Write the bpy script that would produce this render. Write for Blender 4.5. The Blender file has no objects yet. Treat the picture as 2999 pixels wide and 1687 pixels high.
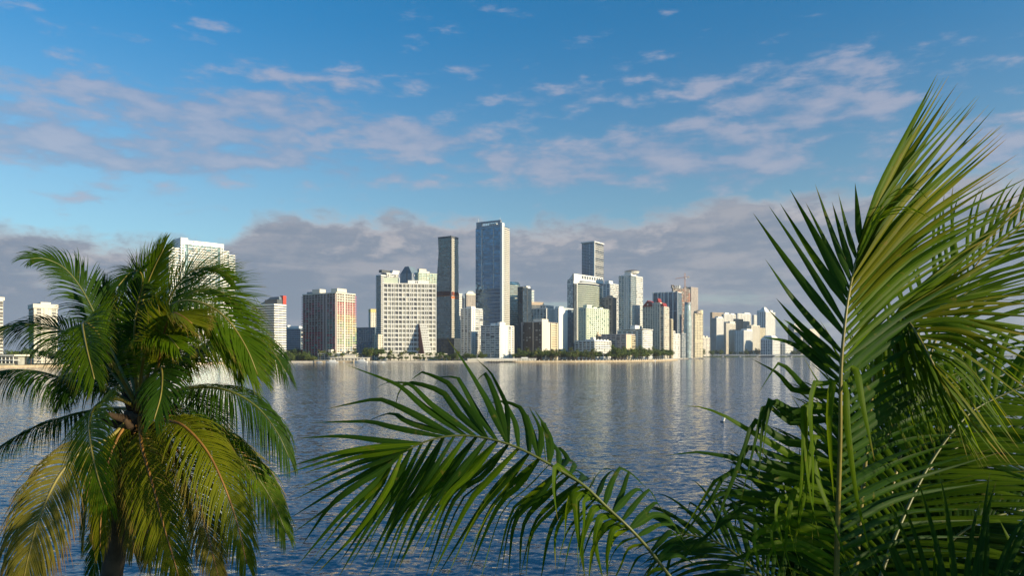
import bpy, math, random
import numpy as np
from mathutils import Vector

sc = bpy.context.scene
COL = sc.collection
R = math.radians

# ------------------------------------------------------------------ camera
F, CX, HY, H = 2096.0, 1499.5, 1033.0, 12.0      # focal length, centre and horizon of the lens in picture units; eye height in m
cam = bpy.data.cameras.new("camera")
cam_o = bpy.data.objects.new("camera", cam)
COL.objects.link(cam_o)
cam_o.location = (0, 0, H)
cam_o.rotation_euler = (R(90), 0, 0)
cam.sensor_width = 36
cam.lens = 36 * F / 2999
cam.shift_y = (HY - 843.5) / 2999
cam.clip_start = 0.1
cam.clip_end = 60000
sc.camera = cam_o

# ------------------------------------------------------------------ light
SUN_AZ, SUN_EL = R(63), R(14)       # azimuth to the right of straight-behind
sun_dir = Vector((math.sin(SUN_AZ) * math.cos(SUN_EL), -math.cos(SUN_AZ) * math.cos(SUN_EL), math.sin(SUN_EL)))
sl = bpy.data.lights.new("sun", 'SUN')
sl.energy = 4.9
sl.angle = R(0.5)
sl.color = (1.0, 0.84, 0.57)
so = bpy.data.objects.new("sun", sl)
COL.objects.link(so)
so.rotation_euler = sun_dir.to_track_quat('Z', 'Y').to_euler()
so.location = (200, -100, 300)

sc.view_settings.view_transform = 'Standard'
sc.view_settings.look = 'None'
sc.view_settings.exposure = 0.50
sc.view_settings.gamma = 1.0
sc.view_settings.use_curve_mapping = False
sc.render.engine = 'CYCLES'
sc.cycles.max_bounces = 6
sc.cycles.transparent_max_bounces = 6
sc.cycles.volume_bounces = 0
sc.cycles.use_denoising = True

# ------------------------------------------------------------------ world
world = bpy.data.worlds.new("World")
sc.world = world
world.use_nodes = True
wt = world.node_tree
wt.nodes.clear()


class NB:
    """tiny helper for math node trees"""
    def __init__(s, t): s.t = t
    def n(s, typ, **kw):
        nd = s.t.nodes.new(typ)
        for k, v in kw.items(): setattr(nd, k, v)
        return nd
    def put(s, nd, i, v):
        if v is None: return
        if isinstance(v, bpy.types.NodeSocket): s.t.links.new(v, nd.inputs[i])
        else: nd.inputs[i].default_value = v
    def m(s, op, a, b=None, c=None, clamp=False):
        nd = s.n('ShaderNodeMath', operation=op, use_clamp=clamp)
        s.put(nd, 0, a); s.put(nd, 1, b); s.put(nd, 2, c)
        return nd.outputs[0]
    def step(s, v, lo, hi):
        nd = s.n('ShaderNodeMapRange', interpolation_type='SMOOTHSTEP')
        s.put(nd, 0, v); s.put(nd, 1, lo); s.put(nd, 2, hi)
        return nd.outputs[0]
    def xyz(s, x, y, z):
        nd = s.n('ShaderNodeCombineXYZ')
        s.put(nd, 0, x); s.put(nd, 1, y); s.put(nd, 2, z)
        return nd.outputs[0]
    def noise(s, vec, scale=1.0, detail=6.0, rough=0.55, dist=0.0):
        nd = s.n('ShaderNodeTexNoise')
        s.put(nd, 'Vector', vec)
        nd.inputs['Scale'].default_value = scale
        nd.inputs['Detail'].default_value = detail
        nd.inputs['Roughness'].default_value = rough
        nd.inputs['Distortion'].default_value = dist
        return nd.outputs['Fac']
    def mix(s, f, a, b):
        nd = s.n('ShaderNodeMix', data_type='RGBA')
        s.put(nd, 0, f); s.put(nd, 6, a); s.put(nd, 7, b)
        return nd.outputs[2]
    def ramp(s, v, stops):
        nd = s.n('ShaderNodeValToRGB')
        e = nd.color_ramp.elements
        e[0].position, e[0].color = stops[0][0], (stops[0][1],) * 3 + (1,)
        e[1].position, e[1].color = stops[-1][0], (stops[-1][1],) * 3 + (1,)
        for p, c in stops[1:-1]:
            x = e.new(p); x.color = (c, c, c, 1)
        s.put(nd, 0, v)
        return nd.outputs[0]


W = NB(wt)
sky = W.n('ShaderNodeTexSky', sky_type='NISHITA')
sky.sun_disc = False
sky.sun_elevation = SUN_EL
sky.sun_rotation = math.pi - SUN_AZ          # same direction as the lamp
sky.air_density = 1.0
sky.dust_density = 0.6
sky.ozone_density = 2.0
tc = W.n('ShaderNodeTexCoord')
sep = W.n('ShaderNodeSeparateXYZ')
wt.links.new(tc.outputs['Generated'], sep.inputs[0])
sx, sy, sz = sep.outputs
hr = W.m('MAXIMUM', W.m('SQRT', W.m('ADD', W.m('MULTIPLY', sx, sx), W.m('MULTIPLY', sy, sy))), 1e-4)
hx, hy = W.m('DIVIDE', sx, hr), W.m('DIVIDE', sy, hr)
v = W.m('DIVIDE', sz, hr)                                   # tangent of the elevation
u = W.m('ARCTAN2', sx, sy)                                  # bearing from straight ahead
# high thin cloud
p1 = W.xyz(W.m('MULTIPLY', hx, 6.0), W.m('MULTIPLY', hy, 6.0), W.m('MULTIPLY', v, 17.0))
n1 = W.noise(p1, 2.3, 9, 0.58, 0.12)
BL = [  # bearing, elevation, half sizes, weight: the streaks and puffs of the morning sky
    (-.66, .255, .11, .022, .55), (-.56, .235, .09, .02, .5), (-.50, .19, .09, .02, .35), (-.54, .315, .13, .035, .38), (-.385, .305, .10, .022, .42),
    (-.30, .325, .12, .022, .42), (-.37, .27, .13, .028, .52), (-.28, .36, .09, .03, .35), (-.13, .30, .11, .028, .45), (-.44, .24, .08, .02, .4),
    (.06, .36, .08, .02, .30), (.20, .29, .12, .03, .38), (.33, .34, .12, .03, .42), (.02, .27, .10, .025, .36),
    (.44, .30, .12, .03, .42), (.30, .24, .10, .022, .38), (.46, .36, .08, .02, .25), (.10, .24, .10, .02, .3), (-.12, .385, .06, .015, .2), (.58, .25, .10, .03, .4), (-.48,.385,.08,.014,.2), (-.615, .275, .05, .012, .5), (-.47, .245, .06, .012, .45), (.27, .265, .14, .02, .35), (.52, .225, .12, .02, .35), (-.2, .25, .12, .02, .3), (.38, .375, .06, .012, .3)]
acc = None
for (bu, bv, ru, rv, wgt) in BL:
    du = W.m('DIVIDE', W.m('SUBTRACT', u, bu), ru)
    dv = W.m('DIVIDE', W.m('SUBTRACT', v, bv), rv)
    g = W.m('MULTIPLY', W.m('POWER', 2.718, W.m('MULTIPLY', W.m('ADD', W.m('MULTIPLY', du, du), W.m('MULTIPLY', dv, dv)), -1.0)), wgt)
    acc = g if acc is None else W.m('ADD', acc, g)
cover = W.m('ADD', W.m('MINIMUM', W.m('MULTIPLY', acc, 0.50), 0.24), W.m('MULTIPLY', W.m('MULTIPLY', W.step(v, 0.48, 0.34), W.step(v, .19, .24)), 0.055))
hi = W.step(W.m('ADD', n1, cover), 0.60, 0.84)
hi = W.m('MULTIPLY', hi, 0.72)
# low cloud bank
top = W.ramp(W.m('MULTIPLY_ADD', u, 1 / 1.3, 0.5), [(0.0, .150), (.06, .146), (.115, .140), (.17, .146), (.195, .138), (.212, .152), (.235, .176), (.262, .187), (.36, .190), (.46, .194), (.50, .180), (.56, .186), (.62, .184), (.67, .196), (.73, .214), (.78, .210), (.84, .200), (.92, .212), (1.0, .207)])
nb = W.noise(W.xyz(W.m('MULTIPLY', hx, 9.0), W.m('MULTIPLY', hy, 9.0), W.m('MULTIPLY', v, 19.0)), 1.7, 9, 0.60, 0.15)
edge = W.m('SUBTRACT', W.m('MULTIPLY_ADD', nb, 0.085, top), 0.0425)
depth_in = W.m('SUBTRACT', edge, v)
bank = W.step(depth_in, -0.008, 0.024)
ns = W.noise(W.xyz(W.m('MULTIPLY', hx, 3.2), W.m('MULTIPLY', hy, 3.2), W.m('MULTIPLY', v, 26.0)), 1.3, 7, 0.6, 0.4)
gap = W.m('MULTIPLY', W.step(ns, 0.56, 0.70), W.step(v, 0.12, 0.05))
bank = W.m('MULTIPLY', bank, W.m('SUBTRACT', 1.0, W.m('MULTIPLY', gap, 0.45)))
lit = W.m('MAXIMUM', W.m('MULTIPLY', W.step(W.m('ADD', depth_in, W.m('MULTIPLY', W.m('SUBTRACT', nb, .5), .15)), 0.050, -0.004), 0.80), W.m('MULTIPLY', W.step(W.m('ADD', W.m('MULTIPLY', nb, .5), W.m('MULTIPLY', ns, .5)), 0.46, 0.62), 0.42))
bank_c = W.mix(lit, (0.215, 0.272, 0.362, 1), (0.53, 0.50, 0.52, 1))
SKY_K = 0.108
skyc = W.n('ShaderNodeMix', data_type='RGBA', blend_type='MULTIPLY')
skyc.inputs[0].default_value = 1.0
wt.links.new(sky.outputs[0], skyc.inputs[6])
wt.links.new(W.mix(W.step(v, 0.16, 0.50), (0.71, 0.93, 0.98, 1), (0.13, 0.79, 1.12, 1)), skyc.inputs[7])
scale_c = lambda c: tuple(x * .73 / SKY_K for x in c[:3]) + (1,)
hi_c = W.mix(W.step(n1, 0.4, 0.7), scale_c((0.23, 0.32, 0.49)), scale_c((0.42, 0.43, 0.54)))
bk = W.n('ShaderNodeMix', data_type='RGBA', blend_type='MULTIPLY')
bk.inputs[0].default_value = 1.0
wt.links.new(bank_c, bk.inputs[6])
bk.inputs[7].default_value = (.73 / SKY_K,) * 3 + (1,)
c1 = W.mix(hi, skyc.outputs[2], hi_c)
c2 = W.mix(bank, c1, bk.outputs[2])
bg = W.n('ShaderNodeBackground')
bg.inputs[1].default_value = SKY_K
wt.links.new(c2, bg.inputs[0])
wo = W.n('ShaderNodeOutputWorld')
wt.links.new(bg.outputs[0], wo.inputs[0])

# ------------------------------------------------------------------ helpers
rng = random.Random(7)


def tag(o, label=None, cat=None, group=None, kind=None):
    if label: o["label"] = label
    if cat: o["category"] = cat
    if group: o["group"] = group
    if kind: o["kind"] = kind
    return o


def empty(name, loc=(0, 0, 0), rz=0.0):
    o = bpy.data.objects.new(name, None)
    o.location = loc
    o.rotation_euler = (0, 0, rz)
    o.empty_display_size = 0.5
    COL.objects.link(o)
    return o


def mesh_obj(name, verts, faces, mats, parent=None, mi=None, uv=None, smooth=False, kind=None):
    me = bpy.data.meshes.new(name)
    me.from_pydata([tuple(p) for p in verts] if not isinstance(verts, np.ndarray) else verts.tolist(), [], faces if isinstance(faces, list) else faces.tolist())
    for m in (mats if isinstance(mats, (list, tuple)) else [mats]): me.materials.append(m)
    if mi is not None: me.polygons.foreach_set('material_index', np.asarray(mi, dtype=np.int32))
    if smooth: me.polygons.foreach_set('use_smooth', np.ones(len(me.polygons), dtype=bool))
    if uv is not None:
        lay = me.uv_layers.new(name='UVMap')
        li = np.zeros(len(me.loops), dtype=np.int32)
        me.loops.foreach_get('vertex_index', li)
        lay.data.foreach_set('uv', np.asarray(uv, dtype=np.float32)[li].ravel())
    me.update()
    o = bpy.data.objects.new(name, me)
    COL.objects.link(o)
    if parent is not None: o.parent = parent
    if kind: o["kind"] = kind
    return o


def copy_tree(root, loc, rz=0.0, scale=1.0, label=None):
    c = root.copy()
    c.location = loc
    c.rotation_euler = (0, 0, rz)
    c.scale = (scale,) * 3 if not isinstance(scale, tuple) else scale
    COL.objects.link(c)
    for ch in root.children:
        d = ch.copy()
        d.parent = c
        COL.objects.link(d)
    if label: c["label"] = label
    return c


def P(px, py, D):
    """a picture point at distance D as a point of the place"""
    return Vector(((px - CX) / F * D, D, H + (HY - py) / F * D))


# ------------------------------------------------------------------ materials
def mat(name, col, rough=0.7, var=0.12, scale=0.15, metallic=0.0, spec=0.4, streak=False, bump=0.0):
    m = bpy.data.materials.new(name)
    m.use_nodes = True
    t = NB(m.node_tree)
    b = m.node_tree.nodes['Principled BSDF']
    b.inputs['Roughness'].default_value = rough
    b.inputs['Metallic'].default_value = metallic
    b.inputs['Specular IOR Level'].default_value = spec
    if var:
        c = t.n('ShaderNodeTexCoord')
        vec = c.outputs['Object']
        if streak:
            mp = t.n('ShaderNodeMapping')
            mp.inputs['Scale'].default_value = (1, 1, 0.12)
            m.node_tree.links.new(vec, mp.inputs[0])
            vec = mp.outputs[0]
        nz = t.noise(vec, scale, 5, 0.65)
        lo = tuple(x * (1 - var) for x in col) + (1,)
        hi_ = tuple(min(1, x * (1 + var)) for x in col) + (1,)
        m.node_tree.links.new(t.mix(t.step(nz, 0.3, 0.7), lo, hi_), b.inputs['Base Color'])
        if bump:
            bp = t.n('ShaderNodeBump')
            bp.inputs['Strength'].default_value = bump
            m.node_tree.links.new(t.noise(vec, scale * 8, 4, 0.6), bp.inputs['Height'])
            m.node_tree.links.new(bp.outputs[0], b.inputs['Normal'])
    else:
        b.inputs['Base Color'].default_value = col + (1,)
    return m


def glass(name, col, rough=0.12, metallic=0.5, cell=3.2):
    """window glass in panes: each pane with its own slight tone and tilt"""
    m = bpy.data.materials.new(name)
    m.use_nodes = True
    t = NB(m.node_tree)
    b = m.node_tree.nodes['Principled BSDF']
    c = t.n('ShaderNodeTexCoord')
    mp = t.n('ShaderNodeVectorMath', operation='SNAP')
    m.node_tree.links.new(c.outputs['Object'], mp.inputs[0])
    mp.inputs[1].default_value = (cell, cell, cell)
    wn = t.n('ShaderNodeTexWhiteNoise')
    m.node_tree.links.new(mp.outputs[0], wn.inputs[0])
    lo = tuple(x * 0.65 for x in col) + (1,)
    hi_ = tuple(min(1, x * 1.35) for x in col) + (1,)
    m.node_tree.links.new(t.mix(wn.outputs[0], lo, hi_), b.inputs['Base Color'])
    b.inputs['Roughness'].default_value = rough
    b.inputs['Metallic'].default_value = metallic
    b.inputs['Specular IOR Level'].default_value = 0.6
    ge = t.n('ShaderNodeNewGeometry')
    ad = t.n('ShaderNodeVectorMath', operation='MULTIPLY_ADD')
    m.node_tree.links.new(wn.outputs['Color'], ad.inputs[0])
    ad.inputs[1].default_value = (0.05, 0.05, 0.05)
    m.node_tree.links.new(ge.outputs['Normal'], ad.inputs[2])
    sb = t.n('ShaderNodeVectorMath', operation='SUBTRACT')
    m.node_tree.links.new(ad.outputs[0], sb.inputs[0])
    sb.inputs[1].default_value = (0.025, 0.025, 0.025)
    nm = t.n('ShaderNodeVectorMath', operation='NORMALIZE')
    m.node_tree.links.new(sb.outputs[0], nm.inputs[0])
    m.node_tree.links.new(nm.outputs[0], b.inputs['Normal'])
    return m


M = {
    'white': mat('white_paint', (0.79, 0.78, 0.74), 0.6, 0.07, 0.08, streak=True),
    'warm': mat('warm_white_paint', (0.72, 0.67, 0.57), 0.65, 0.08, 0.08, streak=True),
    'cream': mat('cream_paint', (0.68, 0.60, 0.42), 0.65, 0.08, 0.08, streak=True),
    'green_white': mat('pale_green_paint', (0.62, 0.68, 0.54), 0.65, 0.07, 0.08, streak=True),
    'pink': mat('pinkish_paint', (0.55, 0.46, 0.42), 0.7, 0.08, 0.08, streak=True),
    'tan': mat('tan_paint', (0.46, 0.36, 0.27), 0.7, 0.08, 0.08, streak=True),
    'concrete': mat('raw_concrete', (0.42, 0.37, 0.34), 0.85, 0.15, 0.1, streak=True),
    'grey': mat('grey_paint', (0.30, 0.33, 0.36), 0.7, 0.1, 0.1, streak=True),
    'bluegrey': mat('blue_grey_paint', (0.16, 0.22, 0.28), 0.6, 0.1, 0.1),
    'dark': mat('dark_metal', (0.09, 0.10, 0.11), 0.45, 0.15, 0.2),
    'brown': mat('dark_brown_concrete', (0.13, 0.105, 0.09), 0.7, 0.15, 0.2, streak=True),
    'redbrown': mat('red_brown_tile', (0.14, 0.045, 0.04), 0.6, 0.15, 0.3),
    'orange': mat('orange_board', (0.55, 0.16, 0.05), 0.6, 0.1, 0.3),
    'red': mat('red_paint', (0.55, 0.07, 0.045), 0.5, 0.1, 0.2),
    'redroof': mat('red_tiles', (0.30, 0.035, 0.03), 0.6, 0.15, 0.3),
    'yellow': mat('ochre_paint', (0.62, 0.50, 0.20), 0.65, 0.08, 0.1),
    'steel': mat('steel_grey', (0.30, 0.33, 0.37), 0.4, 0.08, 0.2, metallic=0.3),
    'g_dark': glass('dark_window_glass', (0.09, 0.11, 0.13), 0.12, 0.35),
    'g_flat': glass('dull_window_glass', (0.11, 0.115, 0.12), 0.35, 0.0),  # dull grey glass that mirrors little
    'g_blue': glass('blue_curtain_glass', (0.16, 0.30, 0.46), 0.06, 0.85, 3.4),
    'g_navy': glass('deep_blue_glass', (0.10, 0.16, 0.23), 0.08, 0.7, 3.4),
    'g_teal': glass('teal_glass', (0.20, 0.32, 0.35), 0.08, 0.75, 3.4),
    'g_aqua': glass('pale_aqua_glass', (0.36, 0.52, 0.52), 0.12, 0.6, 3.4),
    'g_grey': glass('grey_green_glass', (0.17, 0.21, 0.21), 0.1, 0.6, 3.4),
    'blind': mat('window_blind', (0.52, 0.50, 0.44), 0.7, 0.1, 0.3),
    'blind2': mat('pale_curtain', (0.42, 0.42, 0.37), 0.6, 0.2, 0.4),
    'pane_mid': mat('hazy_window_pane', (0.25, 0.25, 0.22), 0.4, 0.25, 0.3),
    'pinkgrey': mat('pinkish_concrete', (0.52, 0.43, 0.41), 0.8, 0.1, 0.1, streak=True),
    'seawall': mat('sandy_stone', (0.50, 0.40, 0.27), 0.9, 0.25, 0.25),
    'pave': mat('pale_pavement', (0.50, 0.46, 0.40), 0.9, 0.15, 0.2),
    'grass': mat('lawn', (0.05, 0.085, 0.025), 0.95, 0.3, 0.1),
    'wood': mat('dock_timber', (0.10, 0.075, 0.055), 0.8, 0.25, 0.6),
    'hull': mat('white_gelcoat', (0.80, 0.80, 0.79), 0.25, 0.03, 0.5),
    'bark': mat('tree_bark', (0.11, 0.09, 0.07), 0.95, 0.3, 1.5),
}
for k, c in {'p_pink': (.66, .14, .20), 'p_mag': (.55, .06, .14), 'p_orange': (.75, .33, .12), 'p_yellow': (.78, .66, .25), 'p_green': (.36, .56, .22), 'p_teal': (.16, .42, .36), 'p_blue': (.28, .45, .62), 'p_red': (.60, .06, .06)}.items():
    M[k] = mat('painted_panel_' + k[2:], c, 0.7, 0.1, 0.3)


# ------------------------------------------------------------------ building kit
class Boxes:
    def __init__(s): s.b, s.m = [], []
    def add(s, x0, x1, y0, y1, z0, z1, mi=0):
        if x1 < x0: x0, x1 = x1, x0
        if y1 < y0: y0, y1 = y1, y0
        if x1 - x0 < 1e-4 or y1 - y0 < 1e-4 or z1 - z0 < 1e-4: return
        s.b.append((x0, x1, y0, y1, z0, z1)); s.m.append(mi)
    def arrays(s):
        b = np.array(s.b)
        k = len(b)
        ix = [(0, 2, 4), (1, 2, 4), (1, 3, 4), (0, 3, 4), (0, 2, 5), (1, 2, 5), (1, 3, 5), (0, 3, 5)]
        vs = np.stack([b[:, list(i)] for i in ix], axis=1).reshape(-1, 3)
        q = np.array([(0, 3, 2, 1), (4, 5, 6, 7), (0, 1, 5, 4), (1, 2, 6, 5), (2, 3, 7, 6), (3, 0, 4, 7)])
        fs = (np.arange(k)[:, None, None] * 8 + q[None]).reshape(-1, 4)
        return vs, fs, np.repeat(np.array(s.m), 6)


class Bld:
    """a tower: corner nearest the viewer, left face (b = 0) and right face (a = 0); a runs along the left face, b along the right one"""
    def __init__(s, name, label, cat, xl, xc, xr, ytop, D, th=30, wall='white', gl='g_dark', fh=3.2, wl=None, wr=None, z0=1.8, group=None):
        th = R(th)
        s.th, s.D, s.fh = th, D, fh
        C = P(xc, HY, D)
        ul, ur = (xl - CX) / F, (xr - CX) / F
        s.wl = wl if wl else (C.x - ul * D) / (math.cos(th) + ul * math.sin(th))
        s.wr = wr if wr else (ur * D - C.x) / max(0.12, (math.sin(th) - ur * math.cos(th)))
        s.wr = min(s.wr, 90)
        s.z0 = 0.0
        s.base = z0
        s.z1 = s.zy(ytop)
        s.root = tag(empty(name, (C.x, C.y, z0), math.pi / 2 - th), label, cat, group)
        s.wall, s.gl = wall, gl
        s.parts = {}
        s.stuff = set()

    def zy(s, y): return H + (HY - y) / F * s.D - s.base
    def ax(s, px):
        """distance along the left face of the picture column px"""
        uu = (px - CX) / F
        C = s.root.location
        return (C.x - uu * C.y) / (math.cos(s.th) + uu * math.sin(s.th))
    def bx(s, px):
        uu = (px - CX) / F
        C = s.root.location
        return (uu * C.y - C.x) / (math.sin(s.th) - uu * math.cos(s.th))

    def box(s, part, a0, a1, b0, b1, z0, z1, m=None, stuff=False):
        m = m or s.wall
        p = s.parts.setdefault(part, (Boxes(), []))
        if m not in p[1]: p[1].append(m)
        p[0].add(b0, b1, a0, a1, z0, z1, p[1].index(m))
        if stuff: s.stuff.add(part)

    def fbox(s, part, face, vol, s0, s1, d0, d1, z0, z1, m=None, stuff=True):
        a0, a1, b0, b1 = vol[:4]
        if face == 'L': s.box(part, s0, s1, b0 - d1, b0 - d0, z0, z1, m, stuff)
        else: s.box(part, a0 - d1, a0 - d0, s0, s1, z0, z1, m, stuff)

    def vol(s, a0=0, a1=None, b0=0, b1=None, z0=0, z1=None, L=None, Rr=None, gl=None, roof=True, part='glazed_core', wall=None):
        a1 = s.wl if a1 is None else a1
        b1 = s.wr if b1 is None else b1
        z1 = s.z1 if z1 is None else z1
        vol = (a0, a1, b0, b1, z0, z1)
        s.box(part, a0, a1, b0, b1, z0, z1, gl or s.gl)
        w = wall or s.wall
        if L: s.face('L', vol, w, *L)
        if Rr: s.face('R', vol, w, *Rr)
        if roof: s.box('roof_slab', a0 - .7, a1 + .3, b0 - .7, b1 + .3, z1, z1 + 1.3, w)
        return vol

    def face(s, f, vol, w, style, *o):
        a0, a1, b0, b1, z0, z1 = vol
        s0, s1 = (a0, a1) if f == 'L' else (b0, b1)
        nf = max(1, round((z1 - z0) / s.fh))
        fh = (z1 - z0) / nf
        ext = lambda d: d if f == 'L' else 0.0
        if style == 'grid':            # pier spacing, pier width, band share, depth, share of blinds
            ps, pw, bf, d = o[:4]
            nb = o[4] if len(o) > 4 else 0.25
            n = max(1, round((s1 - s0) / ps)); st = (s1 - s0) / n
            for i in range(n + 1):
                c = s0 + i * st
                s.fbox('piers', f, vol, max(s0 - ext(d), c - pw / 2), min(s1, c + pw / 2), -.05, d + .06, z0, z1, w)
            for k in range(nf + 1):
                zt = min(z1, z0 + k * fh + fh * bf * .5); zb = max(z0, z0 + k * fh - fh * bf * .5)
                s.fbox('spandrels', f, vol, s0, s1, -.05, d, zb, zt, w)
            for k in range(nf):
                for i in range(n):
                    if rng.random() < nb:
                        hh = rng.uniform(.35, 1.0)
                        zt = z0 + (k + 1) * fh - fh * bf * .5
                        s.fbox('window_blinds', f, vol, s0 + i * st + pw / 2, s0 + (i + 1) * st - pw / 2, -.05, .06, zt - hh * fh * (1 - bf), zt, rng.choice(['blind', 'blind2']))
        elif style == 'bands':         # band share, depth
            bf, d = o[:2]
            for k in range(nf + 1):
                zb = max(z0, z0 + k * fh - fh * bf * .5); zt = min(z1, z0 + k * fh + fh * bf * .5)
                s.fbox('floor_bands', f, vol, s0 - ext(d), s1, -.05, d, zb, zt, w)
            if len(o) > 2:
                n = max(1, round((s1 - s0) / o[2]))
                for i in range(1, n):
                    c = s0 + (s1 - s0) * i / n
                    s.fbox('mullions', f, vol, c - .12, c + .12, -.05, d * .6, z0, z1, w)
        elif style == 'balc':          # depth, rail height, divider spacing, divider width, bay share
            d, rh, ps, pw = o[:4]
            n = max(1, round((s1 - s0) / ps)); st = (s1 - s0) / n
            for k in range(nf + 1):
                zb = z0 + k * fh
                s.fbox('balcony_slabs', f, vol, s0 - ext(d), s1, -.05, d, max(z0, zb - .2), min(z1, zb + .2), w)
                if k < nf and rh > 0:
                    for i in range(n):
                        if rng.random() < .86:
                            s.fbox('balcony_rails', f, vol, s0 + i * st + pw / 2, s0 + (i + 1) * st - pw / 2, d - .18, d - .04, zb + .2, zb + .2 + rh, w)
            for i in range(n + 1):
                c = s0 + i * st
                s.fbox('piers', f, vol, max(s0 - ext(d), c - pw / 2), min(s1, c + pw / 2), -.05, d + .05, z0, z1, w)
            for k in range(nf):
                for i in range(n):
                    if rng.random() < .4:
                        s.fbox('window_blinds', f, vol, s0 + (i + rng.uniform(.1, .4)) * st, s0 + (i + rng.uniform(.6, .9)) * st, -.05, .06, z0 + k * fh + .3, z0 + k * fh + fh - .3, rng.choice(['blind', 'blind2']))
        elif style == 'mull':          # spacing, floor-line height, depth
            ps, lh, d = o[:3]
            n = max(1, round((s1 - s0) / ps))
            for i in range(n + 1):
                c = s0 + (s1 - s0) * i / n
                s.fbox('mullions', f, vol, max(s0, c - .1), min(s1, c + .1), -.05, d, z0, z1, w)
            for k in range(nf + 1):
                zb = z0 + k * fh
                s.fbox('floor_bands', f, vol, s0 - ext(d), s1, -.05, d + .05, max(z0, zb - lh / 2), min(z1, zb + lh / 2), w)
        elif style == 'blank':
            s.fbox('wall_panel', f, vol, s0 - ext(.3), s1, -.05, .3, z0, z1, w)
        elif style == 'piers':
            ps, pw, d = o[:3]
            n = max(1, round((s1 - s0) / ps))
            for i in range(n + 1):
                c = s0 + (s1 - s0) * i / n
                s.fbox('piers', f, vol, max(s0 - ext(d), c - pw / 2), min(s1, c + pw / 2), -.05, d, z0, z1, w)

    def prism(s, part, poly, z0, z1, m, poly2=None, smooth=False):
        """poly: (a, b) points"""
        n = len(poly)
        vs = [(b, a, z0) for a, b in poly] + [(b, a, z1) for a, b in (poly2 or poly)]
        fs = [[i, (i + 1) % n, (i + 1) % n + n, i + n] for i in range(n)] + [list(range(n))[::-1], list(range(n, 2 * n))]
        return mesh_obj(part, vs, fs, M[m], s.root)

    def rooftop(s, items, m=None):
        """boxes on the roof: (a0, a1, b0, b1, height)"""
        for (a0, a1, b0, b1, h) in items:
            s.box('roof_plant_room', a0, a1, b0, b1, s.z1 + 1.3, s.z1 + 1.3 + h, m or s.wall)

    def done(s):
        for name, (bx, ms) in s.parts.items():
            if not bx.b:
                print('EMPTY PART', s.root['label'], name); continue
            vs, fs, mi = bx.arrays()
            mesh_obj(name, vs, fs, [M[k] for k in ms], s.root, mi, kind='stuff' if name in s.stuff else None)
        return s


def circle(ca, cb, r, n=16, ra=None):
    return [(ca + (ra or r) * math.cos(2 * math.pi * i / n), cb + r * math.sin(2 * math.pi * i / n)) for i in range(n)]


# ------------------------------------------------------------------ the city across the water
AB, OT, AP = 'apartment tower', 'office tower', 'apartment block'

# ---- left of the bay, partly behind the leaning palm
b = Bld('apartment_tower', 'white balconied tower cut off by the left edge of the view, beyond the low pavilion', AB, -60, -30, 7, 881, 650, 30, 'warm', 'g_flat', 3.1)
b.vol(L=('balc', 1.2, 1.0, 7, .5), Rr=('balc', 1.2, 1.0, 7, .5)); b.rooftop([(4, 14, 4, 14, 3)]); b.done()

b = Bld('apartment_tower', 'white slab tower with tall vertical piers and overhanging flat crown, left of the leaning palm', AB, 87, 102, 168, 890, 680, 48, 'warm', 'g_flat', 3.1)
va = b.vol(z1=b.z1 - 4, L=('balc', .8, 1.0, 6, .6), Rr=('grid', 6.2, 2.6, .3, .5, .2), roof=False)
b.box('crown_band', -1.6, b.wl, -1.6, b.wr + .6, b.z1 - 4, b.z1, 'warm')
b.box('blank_pier', -1.3, -.3, b.wr * .40, b.wr * .58, 0, b.z1 - 4, 'warm')
b.box('roof_plant_room', 5, b.wl - 5, b.wr * .3, b.wr * .75, b.z1, b.z1 + 2.2, 'warm'); b.done()

b = Bld('apartment_block', 'plain white mid-rise half hidden by the crown of the leaning palm', AP, 327, 345, 392, 934, 760, 40, 'white', 'g_flat', 3.2)
b.vol(L=('grid', 5, 2.4, .4, .4), Rr=('grid', 5, 2.6, .45, .4)); b.rooftop([(4, 10, 6, 14, 3)]); b.done()

b = Bld('apartment_tower', 'tall stepped white tower with arched glass crown rising behind the leaning palm', AB, 475, 498, 688, 728, 830, 46, 'white', 'g_teal', 3.1)
w = b.wr
b.vol(b0=0, b1=w * .14, z1=b.zy(727), L=('balc', 1.3, 1.0, 7, .5), Rr=('balc', 1.3, 1.0, 6, .5))
core = (-2.5, b.wl - 3, w * .145, w * .80)
v1 = b.vol(core[0], core[1], core[2], core[3], 0, b.zy(712), L=('bands', .5, .5), Rr=None, roof=False)
zc = b.zy(712)
for (q0, q1, st) in [(w * .145, w * .20, 'w'), (w * .20, w * .25, 'd'), (w * .25, w * .70, 'b'), (w * .70, w * .75, 'd'), (w * .75, w * .80, 'w')]:
    vv = (core[0], core[1], q0, q1, 0, zc)
    if st == 'w': b.face('R', vv, 'white', 'grid', 4.5, 2.2, .4, .7, .2)
    elif st == 'b': b.face('R', vv, 'white', 'balc', 1.0, 1.0, 6.5, .5)
    else: b.face('R', vv, 'dark', 'mull', 3, .5, .2)
b.box('crown_tower', core[0] - .8, core[1], w * .145 - .3, w * .25, zc, b.zy(693), 'white')
b.box('crown_tower', core[0] - .8, core[1], w * .70, w * .80 + .3, zc, b.zy(700), 'white')
b.box('crown_window', core[0] - .95, core[0] - .75, w * .17, w * .21, b.zy(706), b.zy(710), 'g_dark')
b.box('crown_window', core[0] - .95, core[0] - .75, w * .73, w * .77, b.zy(708), b.zy(712) + .5, 'g_dark')
b.box('crown_glass', core[0] - .3, core[1] - 2, w * .25, w * .70, zc, b.zy(701), 'g_aqua')
for i in range(10):
    bb = w * (.25 + .45 * i / 9)
    b.box('crown_rib', core[0] - .55, core[0] - .2, bb - .2, bb + .2, zc, b.zy(701) + .4 - abs(i - 4.5) * .3, 'white')
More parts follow.
